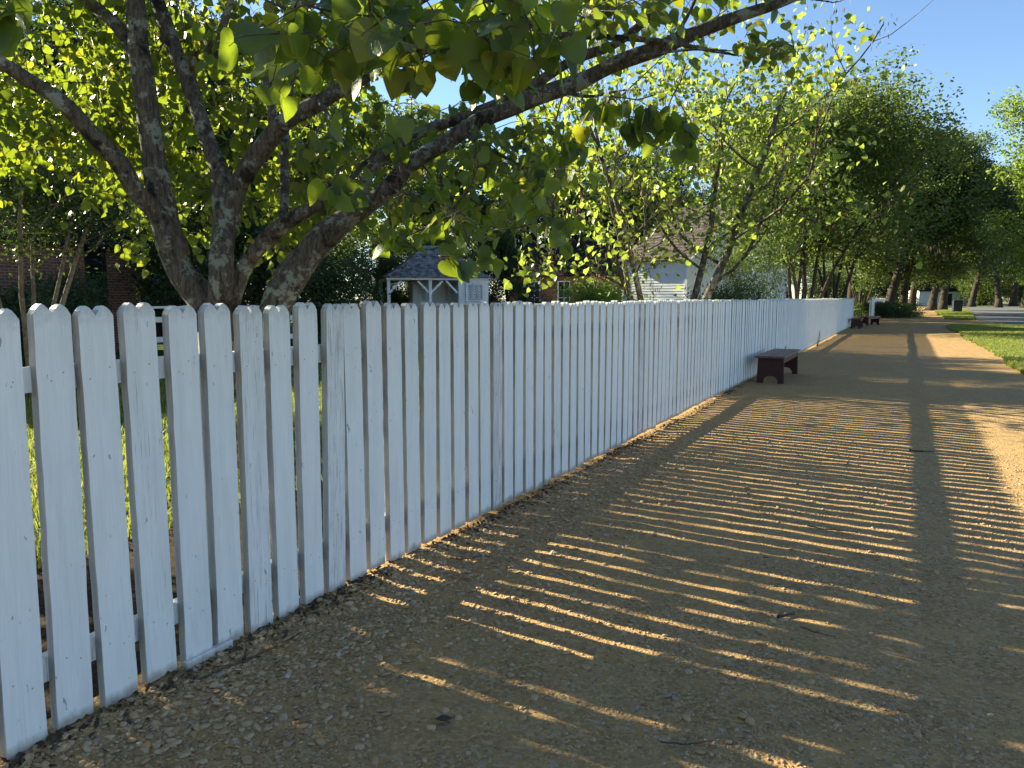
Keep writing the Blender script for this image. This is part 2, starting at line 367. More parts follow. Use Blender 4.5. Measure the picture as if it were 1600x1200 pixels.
def path_edge(y):
    """right-hand edge of the gravel path"""
    y = np.asarray(y, float)
    return np.interp(y, [-6, 15, 19, 27, 46, 49.0, 51, 58, 61, 80, 100, 150], [2.5, 2.4, 2.22, 2.16, 1.99, 2.3, 6.0, 6.0, 2.6, 2.6, 3.0, 4.0]) + (.12 + .16 * np.clip((y - 16) / 6, 0, 1)) * (vnoise(y, y * 0, .9, 3) - .5) + .12 * (vnoise(y, y * 0, .23, 4) - .5)

def path_z(x, y):
    return .016 * (vnoise(x, y, .9, 1) - .5) + .010 * (vnoise(x, y, .22, 2) - .5) + .006 * (vnoise(x, y, .07, 5) - .5) + np.interp(y, [3.0, 5.0], [.022, -.012]) * np.exp(-((x + 2.5) / .22) ** 2) - .010 * np.exp(-((x + 2.30) / .10) ** 2)

ys = np.concatenate([np.arange(-4, 1, .2), np.arange(1, 9, .04), np.arange(9, 20, .12), np.arange(20, 60, .4), np.arange(60, 160, 2)])
us = np.linspace(0, 1, 130)
Yg, Ug = np.meshgrid(ys, us, indexing='ij'); Xg = -2.62 + Ug * (path_edge(Yg) + 2.62)
sheet('gravel_path', Xg, Yg, path_z(Xg, Yg), M['gravel'])
xs = np.concatenate([np.arange(-70, -8, 1.5), np.arange(-8, -2.58, .1)]); yy = np.concatenate([np.arange(-8, 12, .15), np.arange(12, 130, 1.5)])
Xg, Yg = np.meshgrid(xs, yy, indexing='ij')
sheet('yard_ground', Xg, Yg, -.012 + .05 * (vnoise(Xg, Yg, .8, 8) - .5) * (Xg < -2.8) + .02 * (vnoise(Xg, Yg, .25, 9) - .5) * (Xg < -2.8), M['yard'])
# the two pieces of turf beside the path, and the road
def turf(name, y0, y1, xr):
    yy = np.arange(y0, y1 + .01, .25); uu = np.linspace(0, 1, 40); Yg, Ug = np.meshgrid(yy, uu, indexing='ij')
    xl = path_edge(Yg) - .03; Xg = xl + Ug * (xr(Yg) - xl)
    ed = np.minimum(np.minimum(Ug * 30, 1), np.minimum((Yg - y0) * 2, (y1 - Yg) * 2)); ed = np.clip(ed, 0, 1)
    return sheet(name, Xg, Yg, -.02 + .05 * ed + .03 * vnoise(Xg, Yg, .7, 12) * ed, M['soil'])
xr1 = lambda y: np.interp(y, [-6, 30, 44, 48.4], [9, 7.6, 6.2, 5.6])
xr2 = lambda y: np.interp(y, [59, 61, 80, 125], [3.9, 4.2, 5.4, 7.6])
turf('grass_verge', -6, 48.6, xr1); turf('far_grass_verge', 60.5, 125, xr2)
poly('road', [(9.02, -6), (7.62, 30), (6.22, 44), (5.62, 48.4), (5.4, 53), (4.2, 59.5), (4.25, 61), (5.45, 80), (7.65, 125), (9, 150), (60, 190), (45, 20), (20, -6)], .006, M['asphalt'])
poly('far_lawn', [(9.5, 152), (-40, 152), (-60, 400), (200, 400), (120, 200), (61, 192)], .0, M['soil'])

# ------------------------------------------------------------------ loose stones (nobody could count them)
def ico(sub):
    bm = bmesh.new(); bmesh.ops.create_icosphere(bm, subdivisions=sub, radius=1); V = np.array([v.co[:] for v in bm.verts]); F = np.array([[v.index for v in f.verts] for f in bm.faces]); bm.free(); return V, F

def rand_rot(n, g):
    q = unit(g.normal(size=(n, 4))); w_, x, y, z = q.T
    return np.stack([1 - 2 * (y * y + z * z), 2 * (x * y - z * w_), 2 * (x * z + y * w_), 2 * (x * y + z * w_), 1 - 2 * (x * x + z * z), 2 * (y * z - x * w_), 2 * (x * z - y * w_), 2 * (y * z + x * w_), 1 - 2 * (x * x + y * y)], -1).reshape(n, 3, 3)

def stones(n, sub, smin, smax, xy, power=2.2):
    g = rng; T, F = ico(sub); k = len(T)
    s = smin + (smax - smin) * g.random(n) ** power
    sc = s[:, None] * np.stack([1 + .5 * g.random(n), .75 + .35 * g.random(n), .34 + .22 * g.random(n)], -1)
    a = g.random(n) * 2 * np.pi; Rz = np.zeros((n, 3, 3)); Rz[:, 0, 0] = np.cos(a); Rz[:, 0, 1] = -np.sin(a); Rz[:, 1, 0] = np.sin(a); Rz[:, 1, 1] = np.cos(a); Rz[:, 2, 2] = 1
    tl = g.normal(size=(n, 2)) * .25; Rz[:, 2, 0] = tl[:, 0]; Rz[:, 2, 1] = tl[:, 1]
    J = 1 + .22 * (g.random((n, k, 1)) - .5)
    P = np.einsum('nij,nkj->nki', Rz, T[None] * J * sc[:, None, :])
    z = path_z(xy[:, 0], xy[:, 1]) + sc[:, 2] * (.0 + .6 * g.random(n))
    V = P + np.stack([xy[:, 0], xy[:, 1], z], -1)[:, None, :]
    Fs = (F[None] + (np.arange(n) * k)[:, None, None]).reshape(-1, 3)
    return V.reshape(-1, 3), Fs, np.repeat(g.random(n), k)

def stone_xy(n, y0, y1, fence_bias):
    out = []
    while sum(map(len, out)) < n:
        y = y0 + (y1 - y0) * rng.random(n) ** 1.35; x = -2.48 + rng.random(n) * (.3 + .28 * y + 2.48 + .5)
        near = np.exp(-((x + 2.35) / .55) ** 2)
        m = vnoise(x, y, .55, 21) * .6 + vnoise(x, y, .16, 22) * .45
        p = np.clip((m - .38) * 2.2, .06, 1) * (1 - fence_bias) + near * fence_bias
        out.append(np.stack([x, y], -1)[rng.random(n) < p])
    return np.concatenate(out)[:n]
parts = [stones(36000, 1, .0028, .0068, stone_xy(36000, .9, 7.5, .35)), stones(11000, 1, .005, .0115, stone_xy(11000, .9, 9, .62)), stones(5200, 2, .007, .017, stone_xy(5200, .9, 7.5, .86), 1.7)]
off = 0; VV, FF, RR = [], [], []
for v, f, r in parts: VV.append(v); FF.append(f + off); RR.append(r); off += len(v)
tag(link('loose_gravel', np_mesh('loose_gravel', np.concatenate(VV), np.concatenate(FF), True, np.concatenate(RR)), None, M['stone']),
    'loose tan and grey pebbles scattered over the gravel path', 'gravel', kind='stuff')

n = 5200; x = -2.505 + np.abs(rng.normal(size=n)) * .075; y = .9 + 19 * rng.random(n) ** 1.3; kp = (vnoise(x * 0, y, .5, 77) + .5 * rng.random(n) > .55); x, y = x[kp], y[kp]; n = len(x)
a = rng.random(n) * 6.283; hl = (.006 + .016 * rng.random(n))[:, None]; hw = hl * (.18 + .4 * rng.random((n, 1))); dx = np.stack([np.cos(a), np.sin(a), .35 * rng.normal(size=n)], -1); dy = np.stack([-np.sin(a), np.cos(a), .35 * rng.normal(size=n)], -1)
b = np.stack([x, y, path_z(x, y) + .004 + .008 * rng.random(n)], -1); V = np.stack([b - dx * hl, b + dy * hw, b + dx * hl, b - dy * hw], 1).reshape(-1, 3)
tag(link('mulch_litter', np_mesh('mulch_litter', V, (np.arange(n) * 4)[:, None] + np.array([[0, 1, 2, 3]]), False, np.repeat(rng.random(n), 4)), None, M['litter']), 'dark bark chips and dry leaf bits gathered along the foot of the long white fence', 'leaf litter', kind='stuff')
# grass
def blades(n, xy, z, hmin, hmax, wd=.006):
    a = rng.random(n) * 6.283; h = hmin + (hmax - hmin) * rng.random(n); ln = rng.normal(size=(n, 2)) * .45
    b = np.stack([xy[:, 0], xy[:, 1], z], -1); s = np.stack([np.cos(a), np.sin(a), a * 0], -1) * (wd * (.6 + .8 * rng.random(n)))[:, None]
    mid = b + np.stack([ln[:, 0] * h * .3, ln[:, 1] * h * .3, h * .6], -1); tip = b + np.stack([ln[:, 0] * h, ln[:, 1] * h, h * .95], -1)
    V = np.stack([b - s, b + s, mid + s * .7, mid - s * .7, tip], 1).reshape(-1, 3); k = (np.arange(n) * 5)[:, None]
    return np_mesh('grass', V, [k + np.array([[0, 1, 2, 3]]), k + np.array([[3, 2, 4]])], False, np.repeat(rng.random(n), 5))
n = 130000; y = 17.5 + 31 * rng.random(n) ** 1.2; x = path_edge(y) - .08 + (rng.random(n) ** 1.15) * (xr1(y) - path_edge(y)) * np.clip(.5 + (y - 17) * .03, 0, 1)
tag(link('grass', blades(n, np.stack([x, y], -1), x * 0 + .01, .05, .12, .011), None, M['grass']), 'short green grass growing on the verge right of the path', 'grass', kind='stuff')
n = 26000; y = 60.5 + 45 * rng.random(n); x = path_edge(y) + rng.random(n) * (xr2(y) - path_edge(y))
tag(link('grass', blades(n, np.stack([x, y], -1), x * 0 + .01, .06, .14, .02), None, M['grass']), 'strip of grass between the far path and the road', 'grass', kind='stuff')
n = 90000; x = -4.2 - 9 * rng.random(n); y = 1 + 17 * rng.random(n); k = vnoise(x, y, 1.3, 31) > .3
tag(link('grass', blades(k.sum(), np.stack([x[k], y[k]], -1), x[k] * 0 - .01, .05, .13, .006), None, M['grass']), 'sunlit lawn seen through the gaps of the picket fence', 'grass', kind='stuff')

# ------------------------------------------------------------------ picket fence
PW, PT, PITCHM, PH = .133, .037, .173, 1.47
def picket_mesh(seed):
    g = random.Random(seed); bm = bmesh.new(); w = PW / 2 * g.uniform(.965, 1.03); L = []; bow = g.uniform(-.003, .003)
    nz = 16; 
    for i in range(nz + 1):
        z = .024 + (PH - .035 - .024) * i / nz; L.append((-w + g.uniform(-.0014, .0014) + bow * math.sin(z * 2.1), z))
    hump = [(-.82, -.016), (-.66, -.006), (-.5, 0), (-.36, -.004), (-.2, -.014), (0, -.030 - g.uniform(0, .006))]
    hump += [(-a, b) for a, b in hump[-2::-1]]
    top = [(a * w, PH + b + g.uniform(-.0015, .0015)) for a, b in hump]
    Rr = [(w + g.uniform(-.0014, .0014) + bow * math.sin((.024 + (PH - .059) * i / nz) * 2.1), .024 + (PH - .059) * i / nz) for i in range(nz, -1, -1)]
    nb = 9; bot = [(w - 2 * w * i / nb, .024 + g.choice([0, 0, .004, .012]) * g.random() - .004 * g.random()) for i in range(1, nb)]
    pts = L + top + Rr + bot
    vs_ = [bm.verts.new((0, y, z)) for y, z in pts]; f = bm.faces.new(vs_[::-1])
    ex = bmesh.ops.extrude_face_region(bm, geom=[f]); nv = [e for e in ex['geom'] if isinstance(e, bmesh.types.BMVert)]
    bmesh.ops.translate(bm, verts=nv, vec=(-PT, 0, 0)); bm.normal_update()
    bmesh.ops.recalc_face_normals(bm, faces=bm.faces)
    ed = [e for e in bm.edges if len(e.link_faces) == 2 and e.calc_face_angle() > 1.0 and abs(e.verts[0].co.x - e.verts[1].co.x) < 1e-5]
    bmesh.ops.bevel(bm, geom=ed, offset=.0028, segments=2, affect='EDGES', profile=.6, clamp_overlap=True)
    bmesh.ops.triangulate(bm, faces=[f for f in bm.faces if len(f.verts) > 4])
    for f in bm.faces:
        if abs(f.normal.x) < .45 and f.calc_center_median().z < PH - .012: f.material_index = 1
    for z in (1.215, 1.248, .232, .262):
        q = bmesh.ops.create_circle(bm, cap_ends=True, segments=8, radius=.0030, matrix=Matrix.Translation((.0009, (-1 if z in (1.215, .262) else 1) * .028 + g.uniform(-.012, .012), z + g.uniform(-.01, .01))) @ Matrix.Rotation(R(90), 4, 'Y'))
        for f in {f for v in q['verts'] for f in v.link_faces}: f.material_index = 2
    me = bpy.data.meshes.new('picket'); bm.to_mesh(me); bm.free()
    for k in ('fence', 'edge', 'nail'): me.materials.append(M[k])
    return me
PM = [picket_mesh(s) for s in range(24)]
fence = empty('picket_fence', (-2.5, 0, 0), 0, 'long weathered white picket fence with double pointed pickets running along the gravel path', 'fence')
FY0, FY1 = -.2, 44.2
npk = int((FY1 - FY0) / PITCHM); far_parts = MB(); count = 0
edges0 = 1.506 + PW / 2 - PITCHM * 20
for i in range(npk + 12):
    y = edges0 + i * PITCHM
    if y < FY0 or y > FY1: continue
    y += random.uniform(-.005, .005); me = random.choice(PM); dz = random.uniform(-.010, .010) + .006 * math.sin(y * .7); rx = random.gauss(0, .006)
    if y < .6 or count < 100 and y > .6:
        if y > .6: count += 1
        o = bpy.data.objects.new('picket', me); COL.objects.link(o); o.parent = fence
        o.location = (random.uniform(-.003, .003), y, dz); o.rotation_euler = (rx, random.gauss(0, .003), random.gauss(0, .012))
        if y < .6 : o.location[0] += 0
    else:
        w = PW / 2; h = PH + dz; P2 = [(-w, .024), (w, .024), (w, h - .035), (w * .5, h), (0, h - .032), (-w * .5, h), (-w, h - .035)]
        V = [(xx + random.uniform(-.004, .004) * 0, y + a + (b - .7) * rx, b) for xx in (random.uniform(-.004, .004), -PT) for a, b in P2]; k = 7
        far_parts.add(V, [[0, 1, 2, 4], [0, 4, 6, 5]]); far_parts.add(V, [[2, 3, 4], [6, 4, 5]][:1])
        far_parts.add(V, [[7 + 0, 7 + 4, 7 + 2, 7 + 1], [7 + 5, 7 + 6, 7 + 4, 7 + 0]]); far_parts.add(V, [[9, 10, 11]][:1] )
        far_parts.add(V, [[i0, i0 + 7, (i0 + 1) % 7 + 7, (i0 + 1) % 7] for i0 in range(7)])
tag(far_parts.build('picket', M['fence'], fence), kind='stuff')
for z0, z1, e in ((1.185, 1.275, 0), (.20, .29, 0)):
    b = MB(); yy = np.arange(FY0, FY1 + .1, 2.4)
    for a_, c_ in zip(yy, np.append(yy[1:], FY1)): b.box(-.078, -PT - .002, a_ + .002, c_ - .002, z0 + random.uniform(-.006, .006), z1 + random.uniform(-.006, .006))
    b.build('rail', M['fence'], fence, bevel=.003)
for yv in list(np.arange(FY0, FY1, 2.4)) + [FY1]:
    MB().box(-.172, -.080, yv - .045, yv + .045, -.05, 1.36).build('post', M['fence'], fence, bevel=.004)
a_, b_ = gnd(326, 1064), gnd(383, 1026)
MB().box(-.030, -.002, a_[1] - .01, b_[1] + .012, -.06, .055).build('base_board', M['fence'], fence, bevel=.004).location = (.022, 0, 0)
# end post of the long fence
MB().box(-.10, .05, FY1 + .12, FY1 + .27, -.05, 1.42).add([(-.12, FY1 + .10, 1.42), (.07, FY1 + .10, 1.42), (.07, FY1 + .29, 1.42), (-.12, FY1 + .29, 1.42), (-.025, FY1 + .195, 1.52)], [[0, 1, 4], [1, 2, 4], [2, 3, 4], [3, 0, 4]]).build('end_post', M['fence'], fence)

def plain_fence(name, A, B, h, label, pitch=.168, wd=.12):
    A, B = np.array(A, float), np.array(B, float); L = np.linalg.norm(B - A); rz = math.atan2(B[1] - A[1], B[0] - A[0])
    o = empty(name, (A[0], A[1], 0), rz, label, 'fence'); m = MB(); w = wd / 2
    for s in np.arange(0, L, pitch):
        hh = h + random.uniform(-.012, .012); P2 = [(s - w, .03), (s + w, .03), (s + w, hh - .04), (s, hh), (s - w, hh - .04)]
        V = [(a, yv, b) for yv in (-.012, .012) for a, b in P2]
        m.add(V, [[0, 1, 2, 4], [9, 7, 6, 5]]); m.add(V, [[2, 3, 4], [9, 8, 7]]); m.add(V, [[k, k + 5, (k + 1) % 5 + 5, (k + 1) % 5] for k in range(5)])
    tag(m.build('picket', M['fence'], o), kind='stuff')
    for z in (.25, h - .28): MB().box(0, L, .014, .055, z, z + .09).build('rail', M['fence'], o)
    for s in np.arange(0, L + .1, 2.4): MB().box(s - .045, s + .045, .057, .147, -.05, h - .1).build('post', M['fence'], o)
    return o
plain_fence('picket_fence', (-2.15, 60), (-1.65, 92), 1.45, 'far white picket fence continuing beyond the opening at the second trunk cluster')
g0, g1 = at(575, 480, 33), at(660, 480, 36)
plain_fence('picket_fence', g0[:2], g1[:2], 1.15, 'low white picket fence in the garden behind the open sided well house')
# white rail fence glimpsed left of the forked trunk
ra, rb = at(212, 478, 17), at(470, 478, 19)
rf = empty('rail_fence', (ra[0], ra[1], 0), math.atan2(rb[1] - ra[1], rb[0] - ra[0]), 'low white board rail fence between the brick house and the forked tree', 'fence')
L = float(np.linalg.norm(rb - ra))
MB().box(0, L, -.06, .06, 1.26, 1.31).build('rail', M['white'], rf); MB().box(0, L, -.02, .02, .95, 1.07).build('rail', M['white'], rf); MB().box(0, L, -.02, .02, .5, .62).build('rail', M['white'], rf)
for s in np.linspace(.06, L - .06, 4): MB().box(s - .05, s + .05, .022, .12, -.05, 1.258).build('post', M['white'], rf)

# ------------------------------------------------------------------ benches
def make_bench(loc, rz, label):
    """length along local y; origin on the ground at the near left corner"""
    o = empty('bench', loc, rz, label, 'bench', 'dark red plank benches along the fence'); W, L, Hb = .46, 2.05, .485
    for x0, x1 in ((-.02, W / 2 - .006), (W / 2 + .006, W + .02)):
        MB().box(x0, x1, -.09, L + .09, Hb - .036, Hb).build('seat_plank', M['plank'], o, bevel=.004)
    for yv in (.04, L - .08):
        bm = bmesh.new(); r = .125; cx = W / 2
        pts = [(.0, .0), (cx - r, 0)] + [(cx - r * math.cos(t), .015 + r * .92 * math.sin(t)) for t in np.linspace(0, math.pi, 15)] + [(cx + r, 0), (W, 0), (W - .012, Hb - .037), (.012, Hb - .037)]
        f = bm.faces.new([bm.verts.new((x, 0, z)) for x, z in pts]); e = bmesh.ops.extrude_face_region(bm, geom=[f])
        bmesh.ops.translate(bm, verts=[v for v in e['geom'] if isinstance(v, bmesh.types.BMVert)], vec=(0, .04, 0)); bmesh.ops.recalc_face_normals(bm, faces=bm.faces)
        me = bpy.data.meshes.new('leg_panel'); bm.to_mesh(me); bm.free(); p = link('leg_panel', me, o, M['maroon']); p.location = (0, yv, 0)
        md = p.modifiers.new('bevel', 'BEVEL'); md.width = .004; md.limit_method = 'ANGLE'
    for x0 in (.016, W - .041): MB().box(x0, x0 + .025, .082, L - .082, Hb - .13, Hb - .038).build('apron', M['maroon'], o, bevel=.003)
    return o
make_bench((-2.30, 14.05, .0), R(0), 'dark red bench with arched ends, nearest one along the long white fence')
make_bench((-2.37, 41.2, .0), 0, 'dark red bench at the far end of the long fence, seen end on')
make_bench((-2.2, 45.6, .0), R(-14), 'dark red bench past the end of the long fence, farthest one with a sunlit top')

# litter bin beside the road
bn = empty('litter_bin', tuple(gnd(1495, 488)), R(8), 'black square litter bin standing on the grass beside the road', 'bin')
MB().box(-.40, .40, -.40, .40, 0, 1.08).build('body', M['grey_metal'], bn, bevel=.02)
MB().box(-.43, .43, -.43, .43, 1.082, 1.16).box(-.37, .37, -.37, .37, 1.16, 1.25).build('lid', M['grey_metal'], bn, bevel=.02)

# ------------------------------------------------------------------ leaves
def heart():
    o = [(0, .10), (.10, .015), (.24, -.01), (.40, .06), (.50, .22), (.50, .42), (.41, .62), (.27, .80), (.12, .93), (0, 1.04)]
    sp_ = [.10, .26, .42, .60, .78]
    V = [(x, y, .16 * abs(x) ** 1.4 - .12 * (y - .4) ** 2) for x, y in o] + [(-x, y, .16 * abs(x) ** 1.4 - .12 * (y - .4) ** 2) for x, y in o[1:-1]] + [(0, y, -.12 * (y - .4) ** 2 - .02) for y in sp_[1:]]
    r = list(range(10)); l = [0] + list(range(10, 18)) + [9]; c = [18, 19, 20, 21]
    T, Q = [], []
    for s, fl in ((r, 0), (l, 1)):
        q = [(0, s[1], s[2], c[0]), (c[0], s[2], s[3], s[4]), (c[0], s[4], s[5], c[1]), (c[1], s[5], s[6], c[2]), (c[2], s[6], s[7], c[3]), (c[3], s[7], s[8], 9)]
        Q += [f[::-1] if fl else f for f in q]
    return np.array(V, float), np.array(Q)
HEART = heart()
def curl(V, fold, tip, wave, ph, wid):
    V = V.copy(); x, y = V[:, 0], V[:, 1]
    V[:, 2] = fold * np.abs(x) ** 1.3 - tip * np.clip(y - .2, 0, 2) ** 2 + wave * np.sin(9 * y + ph) * np.abs(x) * 2 + .03 * x; V[:, 0] *= wid; return V
HEART = (np.stack([HEART[0]] + [curl(HEART[0], *q) for q in ((.45, .12, .05, 0, .92), (-.25, .35, .06, 1.5, 1.0), (.75, .2, .05, 3, .8), (.15, .5, .09, 4, 1.05), (-.4, -.1, .07, 2, .95))]), HEART[1])
OVAL = (np.array([(0, 0, 0), (.26, .35, .07), (.2, .7, .05), (0, 1, -.05), (-.2, .7, .05), (-.26, .35, .07), (0, .5, -.02)], float), np.array([(0, 1, 2, 6), (6, 2, 3, 3), (0, 6, 4, 5), (6, 3, 4, 4)]))
DIAM = (np.array([(0, 0, 0), (.3, .45, .08), (0, 1, 0), (-.3, .45, .08)], float), np.array([(0, 1, 2), (0, 2, 3)]))
HEARTLO = (np.array([(0, .08, 0), (.42, .05, .1), (.42, .5, .1), (0, 1, -.05), (-.42, .5, .1), (-.42, .05, .1)], float), np.array([(0, 1, 2, 3), (0, 3, 4, 5)]))

def leaves(P, T, N, S, tpl, name='crown', uv=False, rnd=None):
    TV, TF = tpl; n = len(P); TV = np.asarray(TV); var = TV if TV.ndim == 3 else TV[None]; TV = var[0]; k = len(TV); vi = var[rng.integers(len(var), size=n)]; T = unit(T); N = unit(N - T * (N * T).sum(1, keepdims=True)); X = np.cross(T, N)
    cv = 1 + .4 * rng.normal(size=(n, 1, 1)); tz = vi[:, :, 2:3] * cv
    V = P[:, None, :] + S[:, None, None] * (vi[:, :, 0:1] * X[:, None, :] + vi[:, :, 1:2] * T[:, None, :] + tz * N[:, None, :])
    F = (TF[None] + (np.arange(n) * k)[:, None, None]).reshape(-1, TF.shape[1])
    r = rng.random(n) if rnd is None else rnd
    if TF.shape[1] == 4 and (TF[:, 2] == TF[:, 3]).any():
        bad = F[:, 2] == F[:, 3]; F = [F[~bad], F[bad][:, :3]]
    return np_mesh(name, V.reshape(-1, 3), F, True, np.repeat(r, k), np.tile(TV[:, :2], (n, 1)) if uv else None)

def orient(n, droop=.6, flat=.4):
    a = rng.random(n) * 6.283; T = np.stack([np.cos(a), np.sin(a), -droop - .5 * rng.normal(size=n)], -1)
    N = rng.normal(size=(n, 3)) * .8; N[:, 2] += flat * 2
    return T, N

# ------------------------------------------------------------------ generic trees
def gen_tree(seed, H=12, cr=5, clear=.22, stems=1, r0=.25, n=(7, 5, 4), leaf_n=26000, ls=.14, sig=.33, spread=1.0, up=.25, tpl=DIAM, shape=.0, droop=.5):
    g = np.random.default_rng(seed); m = MB(); tips = []
    def branch(p, d, L, r, lv, wob):
        k = 5 if lv > 1 else 8; pts = [p]; dd = d.copy()
        for i in range(k):
            dd = unit(dd + g.normal(size=3) * wob + np.array([0, 0, up * (.35 if lv else .15)])); pts.append(pts[-1] + dd * L / k)
        pts = np.array(pts); rr = np.linspace(r, r * (.45 if lv < 2 else .2), len(pts))
        if r > .006: m.tube(pts, rr, 9 if lv == 0 else 6 if lv == 1 else 4)
        return pts, dd, rr
    for s in range(stems):
        a = s * 6.283 / stems + g.random() * .8; lean = 0.06 if stems == 1 else .15 + .2 * g.random()
        d0 = unit(np.array([math.cos(a) * lean, math.sin(a) * lean, 1])); b0 = np.array([math.cos(a), math.sin(a), 0]) * (0 if stems == 1 else r0 * 1.3)
        rs = r0 * (1 if stems == 1 else .6 + .5 * g.random())
        pts, _, rr = branch(b0 + np.array([0, 0, -.1]), d0, 8.0, rs, 0, .05)
        if stems == 1: m.tube(np.array([(0, 0, -.15), (0, 0, .25), (0, 0, .7)]), [rs * 1.55, rs * 1.2, rs * .98], 10)
        for i in range(n[0]):
            f = clear + (1 - clear) * (i + g.random() * .7) / n[0]; q = f * (len(pts) - 1); j = min(int(q), len(pts) - 2); p = pts[j] + (pts[j + 1] - pts[j]) * (q - j)
            an = i * 2.4 + g.random() * .8 + a; el = .15 + .75 * f + g.normal() * .12
            d = np.array([math.cos(an) * math.cos(el), math.sin(an) * math.cos(el), math.sin(el)])
            L1 = (4.2 * spread) * (1 - shape * (f - clear)) * (.65 + .5 * g.random()) * (1.1 - .5 * f)
            p1, _, _ = branch(p, d, L1, rr[j] * .5, 1, .13)
            for i2 in range(n[1]):
                j2 = 2 + (i2 * (len(p1) - 2)) // n[1]; d2 = unit(unit(p1[j2] - p1[j2 - 1]) + g.normal(size=3) * .65)
                p2, _, _ = branch(p1[j2], d2, L1 * (.35 + .25 * g.random()), rr[j] * .2, 2, .2)
                for i3 in range(n[2]):
                    j3 = 1 + g.integers(len(p2) - 1); d3 = unit(unit(p2[j3] - p2[j3 - 1]) + g.normal(size=3) * .8 - np.array([0, 0, .15]))
                    p3, _, _ = branch(p2[j3], d3, .7 + .5 * g.random(), rr[j] * .09, 3, .25); tips.append(p3[2:])
    tips = np.concatenate(tips); q = np.percentile(np.linalg.norm(tips[:, :2] - np.median(tips[:, :2], axis=0) * .5, axis=1), 93); zt = np.percentile(tips[:, 2], 98)
    S = np.array([cr / q, cr / q, H / zt])
    idx = g.integers(len(tips), size=leaf_n); P = tips[idx] * S + np.clip(g.normal(size=(leaf_n, 3)), -1.6, 1.6) * sig * np.array([1, 1, .75])
    # thin some clumps so that gaps stay open
    keep = vnoise(P[:, 0] + 40, P[:, 2] * 1.3 + P[:, 1], .9, seed) > .22; keep &= (np.linalg.norm(P[:, :2], axis=1) < 1.25 * cr) & (P[:, 2] < 1.07 * H); P = P[keep]
    T, N = orient(len(P), droop); L_ = ls * (.6 + .7 * g.random(len(P)))
    cl = vnoise(P[:, 0] + 50 + P[:, 2], P[:, 1] + 50 - P[:, 2], 1.1, seed + 3)
    crown = leaves(P, T, N, L_, tpl, rnd=np.clip(.55 * g.random(len(P)) + .5 * cl, 0, 1))
    V = np.concatenate(m.V); rad = V * S; m.V = [rad]
    return m.mesh('trunk', True), crown

def plant(name, meshes, loc, rz, s, mats, label, cat='tree', group=None, sz=None):
    o = empty(name, loc, rz, label, cat, group); o.scale = (s, s, sz or s)
    t = bpy.data.objects.new('trunk', meshes[0]); c = bpy.data.objects.new('crown', meshes[1])
    for q, mt in ((t, mats[0]), (c, mats[1])):
        COL.objects.link(q); q.parent = o
        if not q.data.materials: q.data.materials.append(mt)
        q.material_slots[0].link = 'OBJECT'; q.material_slots[0].material = mt
    return o

